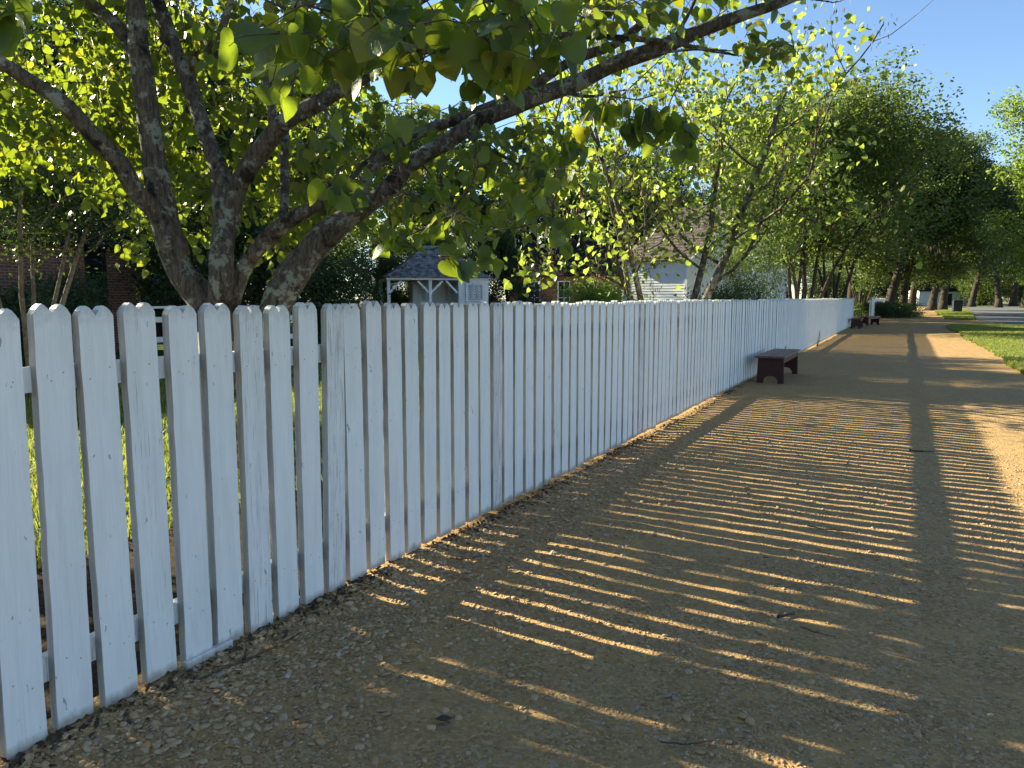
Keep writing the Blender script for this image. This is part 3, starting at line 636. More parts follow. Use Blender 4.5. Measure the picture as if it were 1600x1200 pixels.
# ------------------------------------------------------------------ the forked redbud in front
LIMBS = [  # rows: photo x, photo y, depth, width in photo pixels
 [(330, 740, 4.25, 92), (328, 600, 4.25, 78), (322, 500, 4.25, 62), (314, 474, 4.25, 58), (284, 425, 4.25, 47), (266, 370, 4.22, 44), (251, 335, 4.2, 36), (212, 296, 4.1, 30), (165, 232, 3.95, 27), (105, 168, 3.8, 26), (50, 128, 3.7, 24), (-5, 88, 3.6, 22), (-80, 20, 3.5, 18), (-160, -70, 3.4, 12)],
 [(276, 400, 4.25, 40), (261, 340, 4.25, 40), (246, 270, 4.25, 39), (233, 190, 4.22, 38), (218, 100, 4.2, 36), (216, 20, 4.2, 32), (208, -60, 4.2, 27), (190, -190, 4.3, 16)],
 [(224, 120, 4.2, 26), (190, 50, 4.3, 22), (145, 8, 4.4, 19), (95, -50, 4.5, 14), (20, -140, 4.6, 8)],
 [(344, 600, 4.25, 60), (343, 500, 4.2, 44), (343, 450, 4.12, 40), (346, 410, 4.12, 40), (351, 340, 4.16, 39), (342, 270, 4.2, 32), (320, 200, 4.25, 28), (297, 135, 4.3, 26), (284, 100, 4.3, 25), (263, 50, 4.35, 24), (245, -5, 4.4, 22), (225, -90, 4.5, 14)],
 [(288, 110, 4.3, 17), (318, 88, 4.2, 15), (345, 50, 4.1, 13), (360, 0, 4.05, 11), (380, -70, 4.0, 8)],
 [(354, 365, 4.16, 30), (368, 300, 4.15, 33), (390, 262, 4.1, 32), (422, 216, 4.05, 30), (452, 185, 4.0, 29), (500, 160, 3.95, 25), (560, 124, 3.9, 23), (610, 96, 3.85, 20), (690, 70, 3.8, 16), (785, 54, 3.75, 14), (880, 56, 3.7, 13), (960, 58, 3.65, 11), (1040, 66, 3.6, 9), (1120, 80, 3.6, 7), (1160, 88, 3.6, 4)],
 [(428, 205, 4.05, 18), (420, 150, 4.1, 16), (408, 98, 4.15, 15), (392, 80, 4.2, 14), (350, 84, 4.3, 13), (300, 84, 4.5, 9), (250, 60, 4.7, 6)],
 [(352, 600, 4.3, 50), (360, 500, 4.25, 32), (372, 445, 4.22, 29), (393, 404, 4.2, 29), (424, 368, 4.15, 28), (458, 340, 4.1, 25), (496, 322, 4.1, 19), (530, 300, 4.15, 12), (585, 240, 4.3, 8), (640, 190, 4.4, 5)],
 [(442, 350, 4.15, 17), (445, 300, 4.3, 15), (446, 240, 4.45, 14), (452, 150, 4.6, 12), (470, 60, 4.7, 10), (500, -40, 4.8, 7)],
 [(415, 650, 4.05, 66), (424, 540, 4.05, 60), (440, 470, 4.05, 54), (464, 425, 4.02, 51), (502, 375, 4.0, 46), (545, 338, 3.98, 40), (600, 300, 3.95, 32), (652, 250, 3.9, 30), (722, 206, 3.85, 29), (800, 167, 3.8, 29), (870, 141, 3.75, 28), (940, 111, 3.7, 26), (1050, 66, 3.65, 24), (1150, 28, 3.6, 20), (1215, 6, 3.55, 17), (1262, -14, 3.55, 12), (1330, -60, 3.5, 7)],
 [(553, 335, 4.0, 20), (580, 268, 4.05, 19), (640, 218, 4.0, 18), (720, 185, 3.95, 19), (790, 158, 3.9, 19), (836, 130, 3.85, 18), (900, 92, 3.8, 17), (958, 72, 3.75, 15), (1010, 30, 3.7, 14), (1065, -14, 3.65, 10), (1130, -70, 3.6, 6)],
 [(786, 60, 3.75, 11), (802, 28, 3.7, 10), (836, -8, 3.65, 8), (880, -60, 3.6, 5)],
 [(1048, 68, 3.65, 9), (1075, 25, 3.6, 8), (1095, -20, 3.6, 6)],
 [(900, 128, 3.75, 9), (985, 92, 3.6, 7), (1080, 78, 3.5, 6), (1155, 80, 3.45, 4)],
 [(1225, 4, 3.55, 6), (1262, -2, 3.5, 5), (1300, 4, 3.45, 4), (1325, -2, 3.42, 2.5)],
 [(560, 124, 3.9, 14), (600, 66, 3.3, 12), (640, 16, 2.75, 12), (700, -14, 2.35, 12), (770, 0, 2.2, 10), (830, 40, 2.2, 7), (852, 84, 2.25, 4)],
 [(640, 16, 2.75, 10), (560, -18, 2.3, 10), (500, -10, 2.1, 8), (470, 24, 2.05, 5)],
 [(560, 125, 3.9, 11), (545, 80, 4.1, 10), (548, 30, 4.3, 9), (560, -40, 4.5, 6)],
 [(598, 302, 3.95, 9), (640, 300, 3.6, 7), (690, 320, 3.3, 6), (740, 345, 3.0, 4), (775, 372, 2.7, 3)],
 [(500, 160, 3.95, 9), (520, 190, 3.3, 7), (545, 225, 2.7, 5), (580, 262, 2.4, 3)],
 [(870, 141, 3.75, 9), (920, 150, 3.3, 7), (985, 140, 2.9, 5), (1040, 150, 2.7, 3)],
 [(720, 206, 3.85, 9), (770, 235, 3.7, 8), (830, 268, 3.6, 6), (885, 300, 3.5, 4)],
]
tb = MB(); LP = []
root = at(345, 465, 4.2); root[2] = 0
for lm in LIMBS:
    P = np.array([[*at(x, y, d), wd * d / FPX / 2] for x, y, d, wd in lm])
    P = P[P[:, 2] > -.4]
    S = spline(P, .045); n_ = len(S); t = np.arange(n_)
    S[:, :3] += np.stack([vnoise(t, t * 0 + len(LP), 4., 41) - .5, vnoise(t, t * 0 + len(LP), 4., 42) - .5, vnoise(t, t * 0 + len(LP), 4., 43) - .5], -1) * (S[:, 3:] * .35)
    S[:, 3] *= .85 + .18 * vnoise(t, t * 0 + len(LP) * 3, 3., 44)
    S[:, :3] -= root; tb.tube(S[:, :3], S[:, 3], 18 if S[0, 3] > .03 else 10); LP.append(S)
LPa = np.concatenate(LP)
redbud = empty('redbud_tree', tuple(root), 0, 'forked redbud leaning over the nearest pickets with lichen covered trunks and heart shaped leaves', 'tree')
tr = tb.build('trunk', M['bark'], redbud, True)
md = tr.modifiers.new('fuse', 'REMESH'); md.mode = 'VOXEL'; md.voxel_size = .0075; md.use_smooth_shade = True
md = tr.modifiers.new('smooth', 'SMOOTH'); md.iterations = 3; md.factor = .5
CL = []   # clusters: centre, number of leaves, size, spread
def reg(x0, x1, y0, y1, d0, d1, n, k, s0, s1, sprd=.26):
    for _ in range(n):
        d = random.uniform(d0, d1); CL.append((at(random.uniform(x0, x1), random.uniform(y0, y1), d) - root, k, s0, s1, sprd))
reg(-60, 260, 95, 250, 4.3, 6.2, 46, 15, .065, .105)
reg(20, 200, 170, 225, 4.4, 5.4, 10, 13, .065, .10)
reg(150, 560, 40, 320, 4.7, 6.6, 115, 15, .065, .11)
reg(-50, 600, -160, 110, 3.9, 6.3, 84, 14, .07, .11)
reg(195, 265, 310, 400, 4.4, 5.0, 5, 9, .06, .085, .14)
reg(310, 340, 250, 400, 4.5, 5.2, 4, 12, .06, .085, .16)
reg(395, 520, 230, 390, 4.5, 5.8, 22, 13, .06, .09, .2)
reg(520, 900, 150, 330, 3.6, 5.4, 40, 11, .065, .105, .22)
reg(740, 900, 190, 330, 3.0, 4.2, 13, 8, .07, .10, .18)
reg(600, 740, 290, 335, 3.0, 4.0, 7, 7, .07, .10, .16)
reg(450, 850, -30, 95, 1.85, 2.7, 36, 6, .085, .115, .19)
reg(640, 830, 60, 150, 2.0, 2.5, 7, 5, .09, .115, .16)
reg(500, 640, 250, 300, 2.3, 2.6, 4, 5, .08, .10, .09)
reg(640, 690, 392, 402, 2.45, 2.5, 1, 6, .065, .08, .07); reg(740, 775, 385, 400, 2.5, 2.6, 1, 5, .07, .085, .07); reg(590, 620, 368, 380, 2.9, 3.1, 1, 7, .065, .08, .07)
reg(700, 760, 335, 360, 2.6, 2.9, 2, 6, .07, .09, .09)
reg(930, 1075, 125, 200, 2.6, 2.9, 6, 6, .085, .11, .09)
reg(1105, 1235, 55, 85, 3.3, 3.6, 6, 7, .06, .085, .11)
reg(800, 1000, -60, 60, 3.2, 4.6, 13, 11, .07, .10)
reg(1000, 1190, -70, 20, 3.3, 4.4, 9, 10, .07, .10)
reg(-10, 20, -10, 25, 1.9, 2.0, 2, 5, .10, .115, .07)
reg(820, 900, 240, 345, 2.6, 3.0, 5, 6, .075, .095, .1)
def shade(n, c, r, k=16):  # leaf clusters added out of view to shade the path and near leaves
    for _ in range(n):
        u = unit(rng.normal(size=3)) * rng.random() ** .4; CL.append((np.array(c) + u * np.array(r) - root, k, .075, .11, .3))
shade(210, (-7.8, 2.2, 2.65), (2.1, 1.35, .85)); shade(190, (-4.6, 2.0, 4.3), (2.6, 1.9, .7)); shade(90, (-6.0, 2.3, 3.1), (2.0, 1.4, .95)); reg(-60, 560, 60, 300, 6.4, 7.8, 55, 15, .07, .11); shade(30, (-3.6, 2.6, 4.4), (2.6, 2.2, .8))
tw = MB(); P_, T_, S_, K_ = [], [], [], []
thin = LPa[LPa[:, 3] < .034]
CL = [CL[i] for i in np.argsort([np.linalg.norm(thin[:, :3] - q[0], axis=1).min() for q in CL])]
for c, k, s0, s1, sprd in CL:
    dist = np.linalg.norm(LPa[:, :3] - c, axis=1) + .4 * (LPa[:, 3] > .05); j = int(np.argmin(dist)); a = LPa[j, :3]
    L = np.linalg.norm(c - a); low = sprd <= .0701; near = np.linalg.norm(c + root - np.array([0, 0, EYE])) < 2.75; kk = 1. if low else .86 if near else .73; k = k if low else int(k * (1.1 if near else 1.4))
    if L > .12:
        mid = (a + c) / 2 + rng.normal(size=3) * L * .12 + np.array([0, 0, L * .12]); tt = np.linspace(0, 1, max(4, int(L / .12)))[:, None]
        pts = a * (1 - tt) ** 2 + 2 * mid * tt * (1 - tt) + c * tt * tt + rng.normal(size=(len(tt), 3)) * .008
        r0 = min(.004 + .006 * L, LPa[j, 3] * .8); tw.tube(pts, np.linspace(r0, .0022, len(pts)), 5)
        LPa = np.vstack([LPa, np.hstack([pts[2:], np.full((len(pts) - 2, 1), .0045)])])
    ns = max(2, k // 4); rest = k
    for q in range(ns):
        d = unit(rng.normal(size=3) * np.array([1, 1, .6]) + np.array([0, 0, -.15])); ln = sprd * (.7 + .7 * rng.random()); m_ = int(math.ceil(rest / (ns - q))); rest -= m_
        tt = np.linspace(0, 1, 5)[:, None]; pts = c + d * ln * tt + np.array([0, 0, -.25]) * ln * tt ** 2 + rng.normal(size=(5, 3)) * .006; tw.tube(pts, np.linspace(.0024, .0012, 5), 4)
        for i in range(m_):
            f = (i + .6) / m_ * 4; i0 = min(int(f), 3); b = pts[i0] + (pts[i0 + 1] - pts[i0]) * (f - i0)
            sd_ = unit(np.cross(d, [0, 0, 1]) * (1 if i % 2 else -1) + rng.normal(size=3) * .45); pe = b + sd_ * .022 + np.array([0, 0, -.008]); tw.tube(np.array([b, pe]), .0009, 3)
            td = unit(sd_ * .55 + d * .4 + np.array([0, 0, -.55 - .5 * rng.random()])); s = kk * (s0 + (s1 - s0) * rng.random()) * (.8 + .35 * rng.random()); K_.append(low); P_.append(pe - td * s * .1); T_.append(td); S_.append(s)
tw.build('twig', M['twig'], redbud, True)
P_, T_, S_ = np.array(P_), np.array(T_), np.array(S_)
# the thick trunks carry hardly any leaves on the side towards the path: drop leaves that sit within a hand of the bark there
CAMP = np.array([0, 0, EYE]) - root; TH = LPa[LPa[:, 3] > .034]; TH = TH[::2]
dP, dT = P_ - CAMP, TH[:, :3] - CAMP; rP, rT = np.linalg.norm(dP, axis=1), np.linalg.norm(dT, axis=1)
cosm = (dP / rP[:, None]) @ (dT / rT[:, None]).T; angr = np.arctan(TH[:, 3] / rT)[None, :] + (.42 * S_ / rP)[:, None]
hit = ((cosm > np.cos(angr)) & (rP[:, None] < rT[None, :] + .05)).any(1); ok = ~hit | (rng.random(len(P_)) < .10)
# the view under the crown towards the well house stays open except for the lowest hanging sprays
uu_ = dP @ np.array([ca, sa, 0]); ff_ = dP @ np.array([-sa * cp, ca * cp, -sp]); ww_ = dP @ np.array([-sa * sp, ca * sp, cp])
X_, Y_ = 800 + FPX * uu_ / ff_, 600 - FPX * ww_ / ff_
ok &= ~((X_ > 470) & (X_ < 990) & (Y_ > 385) & (ff_ > 0) & ~np.array(K_))
P_, T_, S_ = P_[ok], T_[ok], S_[ok]
N_ = rng.normal(size=(len(P_), 3)) * .75; N_[:, 2] += .55
link('crown', leaves(P_, T_, N_, S_, HEART, uv=True), redbud, M['leaf_redbud'])

# ------------------------------------------------------------------ the other trees
def spot(px, d): q = at(px, 465, d); return (q[0], q[1], -.02)
m_red = gen_tree(21, 5.9, 3.1, .36, 5, .085, (7, 4, 4), 7000, .10, .20, 1.0, .30, HEARTLO, droop=.9)
t2 = plant('redbud_tree', m_red, (-3.75, 13.0, 0), R(40), 1, (M['bark'], M['leaf_redbud_far']), 'smaller redbud with open sunlit crown and dangling dry pods in front of the white house')
def pods(tree, seed, n, H, cr):
    g = np.random.default_rng(seed); src = np.empty(len(tree.children[1].data.vertices) * 3, np.float32); tree.children[1].data.vertices.foreach_get('co', src); src = src.reshape(-1, 3)
    c = src[g.integers(len(src), size=n // 7)]; c = c[c[:, 2] > 1.6]; P = np.repeat(c, 7, 0) + g.normal(size=(len(c) * 7, 3)) * .07
    T = g.normal(size=(len(P), 3)) * .22 + np.array([0, 0, -1]); N = g.normal(size=(len(P), 3))
    V, F = (np.array([(0, 0, 0), (.09, .3, 0), (.07, .8, 0), (0, 1, 0), (-.07, .8, 0), (-.09, .3, 0)], float), np.array([(0, 1, 2, 3), (0, 3, 4, 5)]))
    link('seed_pod', leaves(P, T, N, .05 + .035 * g.random(len(P)), (V, F), 'seed_pod'), tree, M['pods'])
    tag(tree.children[-1], kind='stuff')
pods(t2, 3, 3600, 5.9, 3.1)
m_myr = gen_tree(33, 4.3, 2.0, .64, 7, .085, (6, 4, 4), 26000, .07, .24, 1.0, .25, OVAL)
plant('crape_myrtle', m_myr, spot(40, 11.2), 1.0, 1, (M['bark_tan'], M['leaf_dark']), 'crape myrtle with smooth tan stems in front of the brick house')
m_ms = gen_tree(47, 9.0, 4.1, .36, 6, .075, (8, 5, 4), 62000, .14, .36, 1.0, .35, DIAM)
m_ms2 = gen_tree(48, 8.4, 3.7, .36, 5, .065, (8, 5, 4), 56000, .135, .36, 1.0, .30, DIAM)
plant('slender_tree', m_ms, spot(1250, 33), 3.4, 1.12, (M['bark_far'], M['leaf_mid']), 'tall many stemmed tree rising just behind the white fence right of the white house', sz=1.12)
plant('slender_tree', m_ms2, spot(1303, 47), 2., 1.7, (M['bark_far'], M['leaf_mid']), 'second many stemmed tree behind the fence, between the tall one and the leaning one', sz=1.5)
plant('slender_tree', m_ms2, spot(1346, 74), 4.1, 2.3, (M['bark_far'], M['leaf_olive']), 'many stemmed tree with leaning pale stems at the end of the long fence', sz=1.75)
m_sm = gen_tree(52, 4.3, 2.3, .25, 4, .045, (8, 4, 3), 15000, .085, .2, 1.0, .3, DIAM)
plant('small_tree', m_sm, spot(1172, 21), 0, .5, (M['bark_far'], M['leaf_mid']), 'small feathery tree before the gable wall of the white house', sz=.85)
m_oak = gen_tree(61, 13, 5.2, .26, 1, .20, (10, 5, 5), 42000, .20, .42, 1.0, .22, DIAM)
m_oak2 = gen_tree(62, 12, 5.4, .24, 1, .21, (11, 5, 5), 42000, .21, .44, 1.1, .15, DIAM)
m_ever = gen_tree(63, 8.5, 2.9, .04, 1, .20, (14, 5, 4), 46000, .12, .30, .9, .10, DIAM, shape=.6)
def tree(kind, px, d, H, label, mats, rz=0, wide=1.0, name='shade_tree', group=None, xy=None):
    base = {'oak': (m_oak, 13), 'oak2': (m_oak2, 12), 'ever': (m_ever, 8.5)}[kind]
    s = H / base[1]; loc = xy if xy else spot(px, d)
    return plant(name, base[0], loc, rz, s * wide, mats, label, 'tree', group, s)
BF = M['bark_far']; LD, LM, LL, LO = M['leaf_dark'], M['leaf_mid'], M['leaf_lush'], M['leaf_olive']
tree('oak', -90, 42, 14.5, 'dark tall tree beyond the brick house at the left edge of the picture', (BF, LD), .5, 1.3)
tree('oak2', 75, 44, 15, 'dark tall tree standing right behind the roof of the brick house', (BF, LD), 1.5, 1.25)
tree('oak', 230, 46, 14.5, 'dark tall tree behind the cream shed', (BF, LD), 2.6, 1.25)
tree('oak2', 370, 45, 11.5, 'dark tall tree seen between the two trunks of the forked redbud', (BF, LM), 3.4, 1.2)
tree('oak', 500, 44, 9.6, 'mid green tall tree rising over the dark evergreens left of the well house', (BF, LM), 4.4, 1.1)
tree('oak2', 705, 56, 10.5, 'broad mid green tree behind the well house roof', (BF, LM), 5.1, 1.2)
tree('oak', 810, 54, 11, 'dark tree behind the right brick house, nearer the well house', (BF, LD), .9, 1.25)
tree('oak2', 925, 52, 8.8, 'dark tree behind the right brick house, nearer the white house', (BF, LD), 2.2, 1.2)
tree('oak', 1060, 58, 12, 'dark tree rising behind the roof of the white house', (BF, LD), 3.3, 1.1)
tree('oak2', 1170, 62, 15, 'mid green tree behind the right end of the white house', (BF, LM), 4.0, 1.0)
tree('oak2', 592, 60, 15, 'tall mid green tree beyond the gap between the dark evergreens and the well house', (BF, LM), 2.9, 1.1)
EV = 'dark evergreens in the garden'
tree('ever', 0, 0, 8.6, 'dark dense evergreen directly right of the thick leaning trunk', (BF, LD), .3, 1.05, 'evergreen_tree', EV, (-18.7, 18.2, 0))
tree('ever', 0, 0, 8.2, 'dark dense evergreen touching the left side of the well house', (BF, LD), 1.7, 1.05, 'evergreen_tree', EV, (-23.2, 21.6, 0))
tree('ever', 0, 0, 8.8, 'dark dense evergreen seen left of the thick leaning trunk, behind the central fork', (BF, LD), 2.9, .82, 'evergreen_tree', EV, (-16.5, 15.6, 0))
tree('oak2', 0, 0, 11.5, 'mid green tree behind the evergreens left of the well house', (BF, LM), 3.9, .8, xy=(-27, 22.0, 0))
tree('oak', 0, 0, 11.2, 'dark tree behind the evergreens, hidden by the central fork', (BF, LD), 5.0, .95, xy=(-23.5, 18.5, 0))
tree('ever', 655, 33, 4.3, 'yellow green bush lit by the sun behind the left half of the well house', (BF, LL), .3, 1.0, 'tall_bush')
tree('ever', 590, 31, 4.0, 'sunlit green bush left of the well house roof', (BF, LM), 1.3, 1.1, 'tall_bush')
tree('ever', 795, 33, 4.6, 'dark evergreen bush against the right wall of the well house', (BF, LD), 2.3, 1.0, 'tall_bush')
# trees along the far path and the road
tree('oak', 1388, 66, 15, 'thick trunked tree rising from the low dark hedge at the end of the path', (BF, LO), .2, 1.05)
tree('oak2', 1412, 69, 14.5, 'twin stem next to the thick trunk rising from the low hedge', (BF, LO), 2.0, .95)
tree('oak', 1457, 90, 17, 'dark trunked tree on the grass strip, left one of the pair by the litter bin', (BF, LM), 1.1, 1.0)
tree('oak2', 1474, 92, 16.5, 'dark trunked tree on the grass strip, right one of the pair by the litter bin', (BF, LD), 3.1, 1.0)
tree('oak2', 1330, 78, 19, 'tall dark tree whose top shows above the many stemmed trees behind the fence', (BF, LD), 4.6, .8)
tree('oak', 1425, 96, 20, 'tall dark tree over the far end of the path', (BF, LM), 5.6, .8)
RG = 'old trees across the road'
for k, (px, d, H, mt) in enumerate([(1519, 126, 21, LD), (1536, 150, 24, LM), (1561, 118, 20, LD), (1584, 136, 24, LM), (1603, 116, 23, LD)]):
    tree(('oak', 'oak2')[k % 2], px, d, H, ['old tree across the road standing nearest to the litter bin', 'old tree across the road leaning a little, second from the litter bin', 'old tree across the road, middle one of the row', 'old dark trunked tree across the road near the right edge of the picture', 'old tree across the road half cut off by the right edge of the picture'][k],
         (BF, mt), k * 1.3, .85, group=RG)
tree('oak', 1722, 50, 15, 'bright yellow green tree lit by the sun at the right edge of the picture', (BF, LL), 2.1, 1.0)
BG = 'distant trees closing the view'
for k, (px, d, H) in enumerate([(1290, 175, 20), (1345, 190, 21), (1400, 180, 20), (1455, 200, 22), (1500, 195, 20), (1560, 190, 22), (1620, 185, 22), (1700, 170, 22), (1230, 160, 20)]):
    tree(('oak', 'oak2')[k % 2], px, d, H, 'one of the distant trees in the row that closes the view beyond the road', (BF, LM if k % 3 else LL), k * 2.1, 1.2, 'distant_tree', BG)
# shrubs
for k, (px, d, q) in enumerate([(1370, 150, 3.2), (1420, 160, 3.4), (1470, 175, 3.2), (1530, 150, 3.3), (1565, 160, 3.6), (1600, 150, 3.3), (1640, 160, 3.5), (1330, 140, 3.2), (1290, 130, 3.2)]): UND = (UND if k else []) + [(px, d, q)]
m_bush = gen_tree(71, 2.0, 1.5, .05, 5, .03, (7, 4, 3), 14000, .085, .17, 1.0, .2, DIAM)
m_low = gen_tree(72, .75, 1.5, .05, 6, .02, (6, 4, 3), 12000, .075, .14, 1.2, .05, DIAM)
def bush(px, d, s, label, mt, ms=None, rz=0, name='shrub', sz=None): return plant(name, ms or m_bush, spot(px, d), rz, s, (BF, mt), label, 'shrub', None, sz)
bush(1140, 18.8, .6, 'dark green shrub below the small feathery tree by the white house', LD, sz=.88)
bush(940, 30, 1.1, 'yellow green shrub between the right brick house and the white house', LL, rz=1)
bush(628, 31, .85, 'sunlit shrub seen through the open bay of the well house', LL, rz=2)
bush(108, 17, .55, 'dark shrub under the shuttered window of the brick house', LD, rz=3, sz=1.0)
bush(15, 15, .85, 'dark shrub behind the crape myrtle stems at the left edge', LD, rz=4)
bush(226, 27, .8, 'dark shrub overhanging the cream shed', LD, rz=5, sz=1.6)
bush(515, 21, .95, 'dark shrub at the foot of the evergreens left of the well house', LD, rz=.7, sz=1.25)
for k, (px, d, q) in enumerate(UND): plant('distant_shrub', m_bush, spot(px, d), k * 1.7, q, (BF, LM if k % 2 else LD), 'one of the distant bushes that close the view under the trees beyond the road', 'shrub', 'distant bushes under the trees', q)
plant('hedge', m_low, tuple(gnd(1375, 496)), .3, 1.5, (BF, LD), 'low dark hedge mound beside the far picket fence, left half', 'hedge', None, 1.5)
plant('hedge', m_low, tuple(gnd(1398, 495)), 1.3, 1.3, (BF, LD), 'low dark hedge mound at the foot of the thick far trunk, right half', 'hedge', None, 1.4)

# ------------------------------------------------------------------ buildings
def frame(name, A, B, label, cat='building'):
    a, b = at(A[0], 465, A[1]), at(B[0], 465, B[1]); L = float(np.linalg.norm((b - a)[:2]))
    return empty(name, (a[0], a[1], -.02), math.atan2(b[1] - a[1], b[0] - a[0]), label, cat), L
def window(parent, x0, x1, z0, z1, y=0, pane='glass', fr='white', bars=(2, 3)):
    f = MB(); t = .06; yf = y - .03
    f.box(x0 - t, x0, yf, y + .06, z0 - t, z1 + t).box(x1, x1 + t, yf, y + .06, z0 - t, z1 + t).box(x0, x1, yf, y + .06, z0 - t, z0).box(x0, x1, yf, y + .06, z1, z1 + t)
    for i in range(1, bars[0]): xx = x0 + (x1 - x0) * i / bars[0]; f.box(xx - .012, xx + .012, y - .012, y + .03, z0, z1)
    for i in range(1, bars[1]): zz = z0 + (z1 - z0) * i / bars[1]; f.box(x0, x1, y - .010, y + .028, zz - .012, zz + .012)
    w_ = f.build('window', M[fr], parent); MB().box(x0, x1, y + .02, y + .026, z0, z1).build('pane', M[pane], w_); return w_
def louvre(parent, x0, x1, z0, z1, y, fr, sl, pitch=.09):
    f = MB(); t = .07
    f.box(x0 - t, x0, y - .05, y + .06, z0 - t, z1 + t).box(x1, x1 + t, y - .05, y + .06, z0 - t, z1 + t).box(x0, x1, y - .05, y + .06, z0 - t, z0).box(x0, x1, y - .05, y + .06, z1, z1 + t)
    w_ = f.build('window', M[fr], parent); s = MB()
    for zz in np.arange(z0 + pitch * .3, z1 - pitch * .3, pitch): s.add([(x0, y - .03, zz), (x1, y - .03, zz), (x1, y + .03, zz + pitch * .75), (x0, y + .03, zz + pitch * .75), (x0, y - .03, zz - .012), (x1, y - .03, zz - .012)], [[0, 1, 2, 3], [4, 5, 1, 0]])
    s.build('louvre', M[sl], w_); MB().box(x0, x1, y + .05, y + .055, z0, z1).build('backing', M['black'], w_); return w_
def wall_open(m, x0, x1, y0, y1, z0, z1, holes):
    """wall slab with rectangular holes (hx0,hx1,hz0,hz1), left to right"""
    cx = x0
    for a, b, c, d in holes:
        m.box(cx, a, y0, y1, z0, z1); m.box(a, b, y0 + .001, y1 - .001, z0, c); m.box(a, b, y0 + .001, y1 - .001, d, z1); cx = b
    m.box(cx, x1, y0, y1, z0, z1)
def gable_roof(x0, x1, y0, y1, ze, zr, ov=.3, n=16, st=.018):
    """ridge along x"""
    ym = (y0 + y1) / 2; sl = (zr - ze) / (ym - y0); zo = ze - ov * sl; m = MB()
    m.courses((x0 - ov, y0 - ov, zo), (x1 + ov, y0 - ov, zo), (x1 + ov, ym, zr), (x0 - ov, ym, zr), n, st)
    m.courses((x1 + ov, y1 + ov, zo), (x0 - ov, y1 + ov, zo), (x0 - ov, ym, zr), (x1 + ov, ym, zr), n, st)
    for xx in (x0 - ov, x1 + ov - .02): m.add([(xx, y0 - ov, zo - .07), (xx, ym, zr - .07), (xx, ym, zr - .002), (xx, y0 - ov, zo - .002), (xx + .02, y0 - ov, zo - .07), (xx + .02, ym, zr - .07), (xx + .02, ym, zr - .002), (xx + .02, y0 - ov, zo - .002)], [[0, 1, 2, 3], [7, 6, 5, 4], [0, 4, 5, 1]])
    m.add([(x0 - ov, y0 - ov, zo - .03), (x1 + ov, y0 - ov, zo - .03), (x1 + ov, ym, zr - .03), (x0 - ov, ym, zr - .03), (x1 + ov, y1 + ov, zo - .03), (x0 - ov, y1 + ov, zo - .03)], [[3, 2, 1, 0], [5, 4, 2, 3]])
    return m
# brick house at the left
bh, L = frame('brick_house', (70, 19.8), (213, 23), 'red brick house with charcoal roof and black louvred window behind the crape myrtle')
W0, W1 = L * .42, L * .665
m = MB(); wall_open(m, -5, L, 0, .35, 0, 3.12, [(W0, W1, 1.0, 2.95)]); m.box(-5, -4.65, .35, 6, 0, 3.12).box(L - .35, L, .352, 6, 0, 3.12).box(-4.65, L - .35, 5.65, 6, 0, 3.12)
m.add([(L, 0, 3.12), (L, 6, 3.12), (L, 3, 6.1)], [[0, 1, 2]]).add([(-5, 0, 3.12), (-5, 6, 3.12), (-5, 3, 6.1)], [[0, 2, 1]])
m.build('wall', M['brick'], bh); louvre(bh, W0 + .08, W1 - .08, 1.08, 2.87, .06, 'black', 'black', .11)
gable_roof(-5, L, 0, 6, 3.13, 6.15, .22, 22, .02).build('roof', M['roof_dark'], bh)
MB().box(-5.1, L + .1, -.12, -.02, 3.0, 3.10).build('cornice', M['black'], bh)
# cream shed
cs, L = frame('shed', (205, 39), (290, 36.5), 'cream weatherboarded shed glimpsed between the brick house and the forked tree')
m = MB().courses((0, 0, 0), (L, 0, 0), (L, 0, 2.1), (0, 0, 2.1), 14, .015); m.courses((L, 0, 0), (L, 3, 0), (L, 3, 2.1), (L, 0, 2.1), 14, .015).courses((0, 3, 0), (0, 0, 0), (0, 0, 2.1), (0, 3, 2.1), 14, .015).courses((L, 3, 0), (0, 3, 0), (0, 3, 2.1), (L, 3, 2.1), 14, .015)
m.add([(L, 0, 2.1), (L, 3, 2.1), (L, 1.5, 3)], [[0, 1, 2]]).add([(0, 0, 2.1), (0, 3, 2.1), (0, 1.5, 3)], [[0, 2, 1]]); m.build('wall', M['cream'], cs)
louvre(cs, L * .55, L * .75, 1.0, 1.8, -.02, 'cream', 'black'); gable_roof(0, L, 0, 3, 2.1, 3.05, .2, 10).build('roof', M['roof_brown'], cs)
# well house
wh, L = frame('well_house', (605, 27), (763, 27.9), 'small open sided white well house with grey shingled hipped roof and braced posts'); D, E = 3.2, 2.14
xr, xl, yr = .70 * L, .30 * L, 1.55
m = MB(); hs = [(xr + .26 * (L - xr), xr + .82 * (L - xr), 1.45, 1.98)]
wall_open(m, xr, L, 0, .1, 0, E, hs); m.box(L - .1, L, .102, D, 0, E).box(xl, L - .1, D - .1, D, 0, E).box(xl, xl + .1, yr, D - .1, 0, E)
x_d0, x_d1 = xl + .42 * (xr - xl), xl + .70 * (xr - xl)
wall_open(m, xl + .1, xr + .1, yr, yr + .1, 0, E, [(xl + .17 * (xr - xl), xl + .35 * (xr - xl), 1.4, 2.0), (xl + .80 * (xr - xl), xl + .96 * (xr - xl), 1.4, 2.0)]); m.box(xr, xr + .1, .102, yr - .002, 0, E)
m.build('wall', M['white'], wh)
h = hs[0]; d_ = (h[1] - h[0]) / 3
for k in range(3): louvre(wh, h[0] + d_ * k + .04, h[0] + d_ * (k + 1) - .04, h[2], h[3], -.012, 'white', 'white')
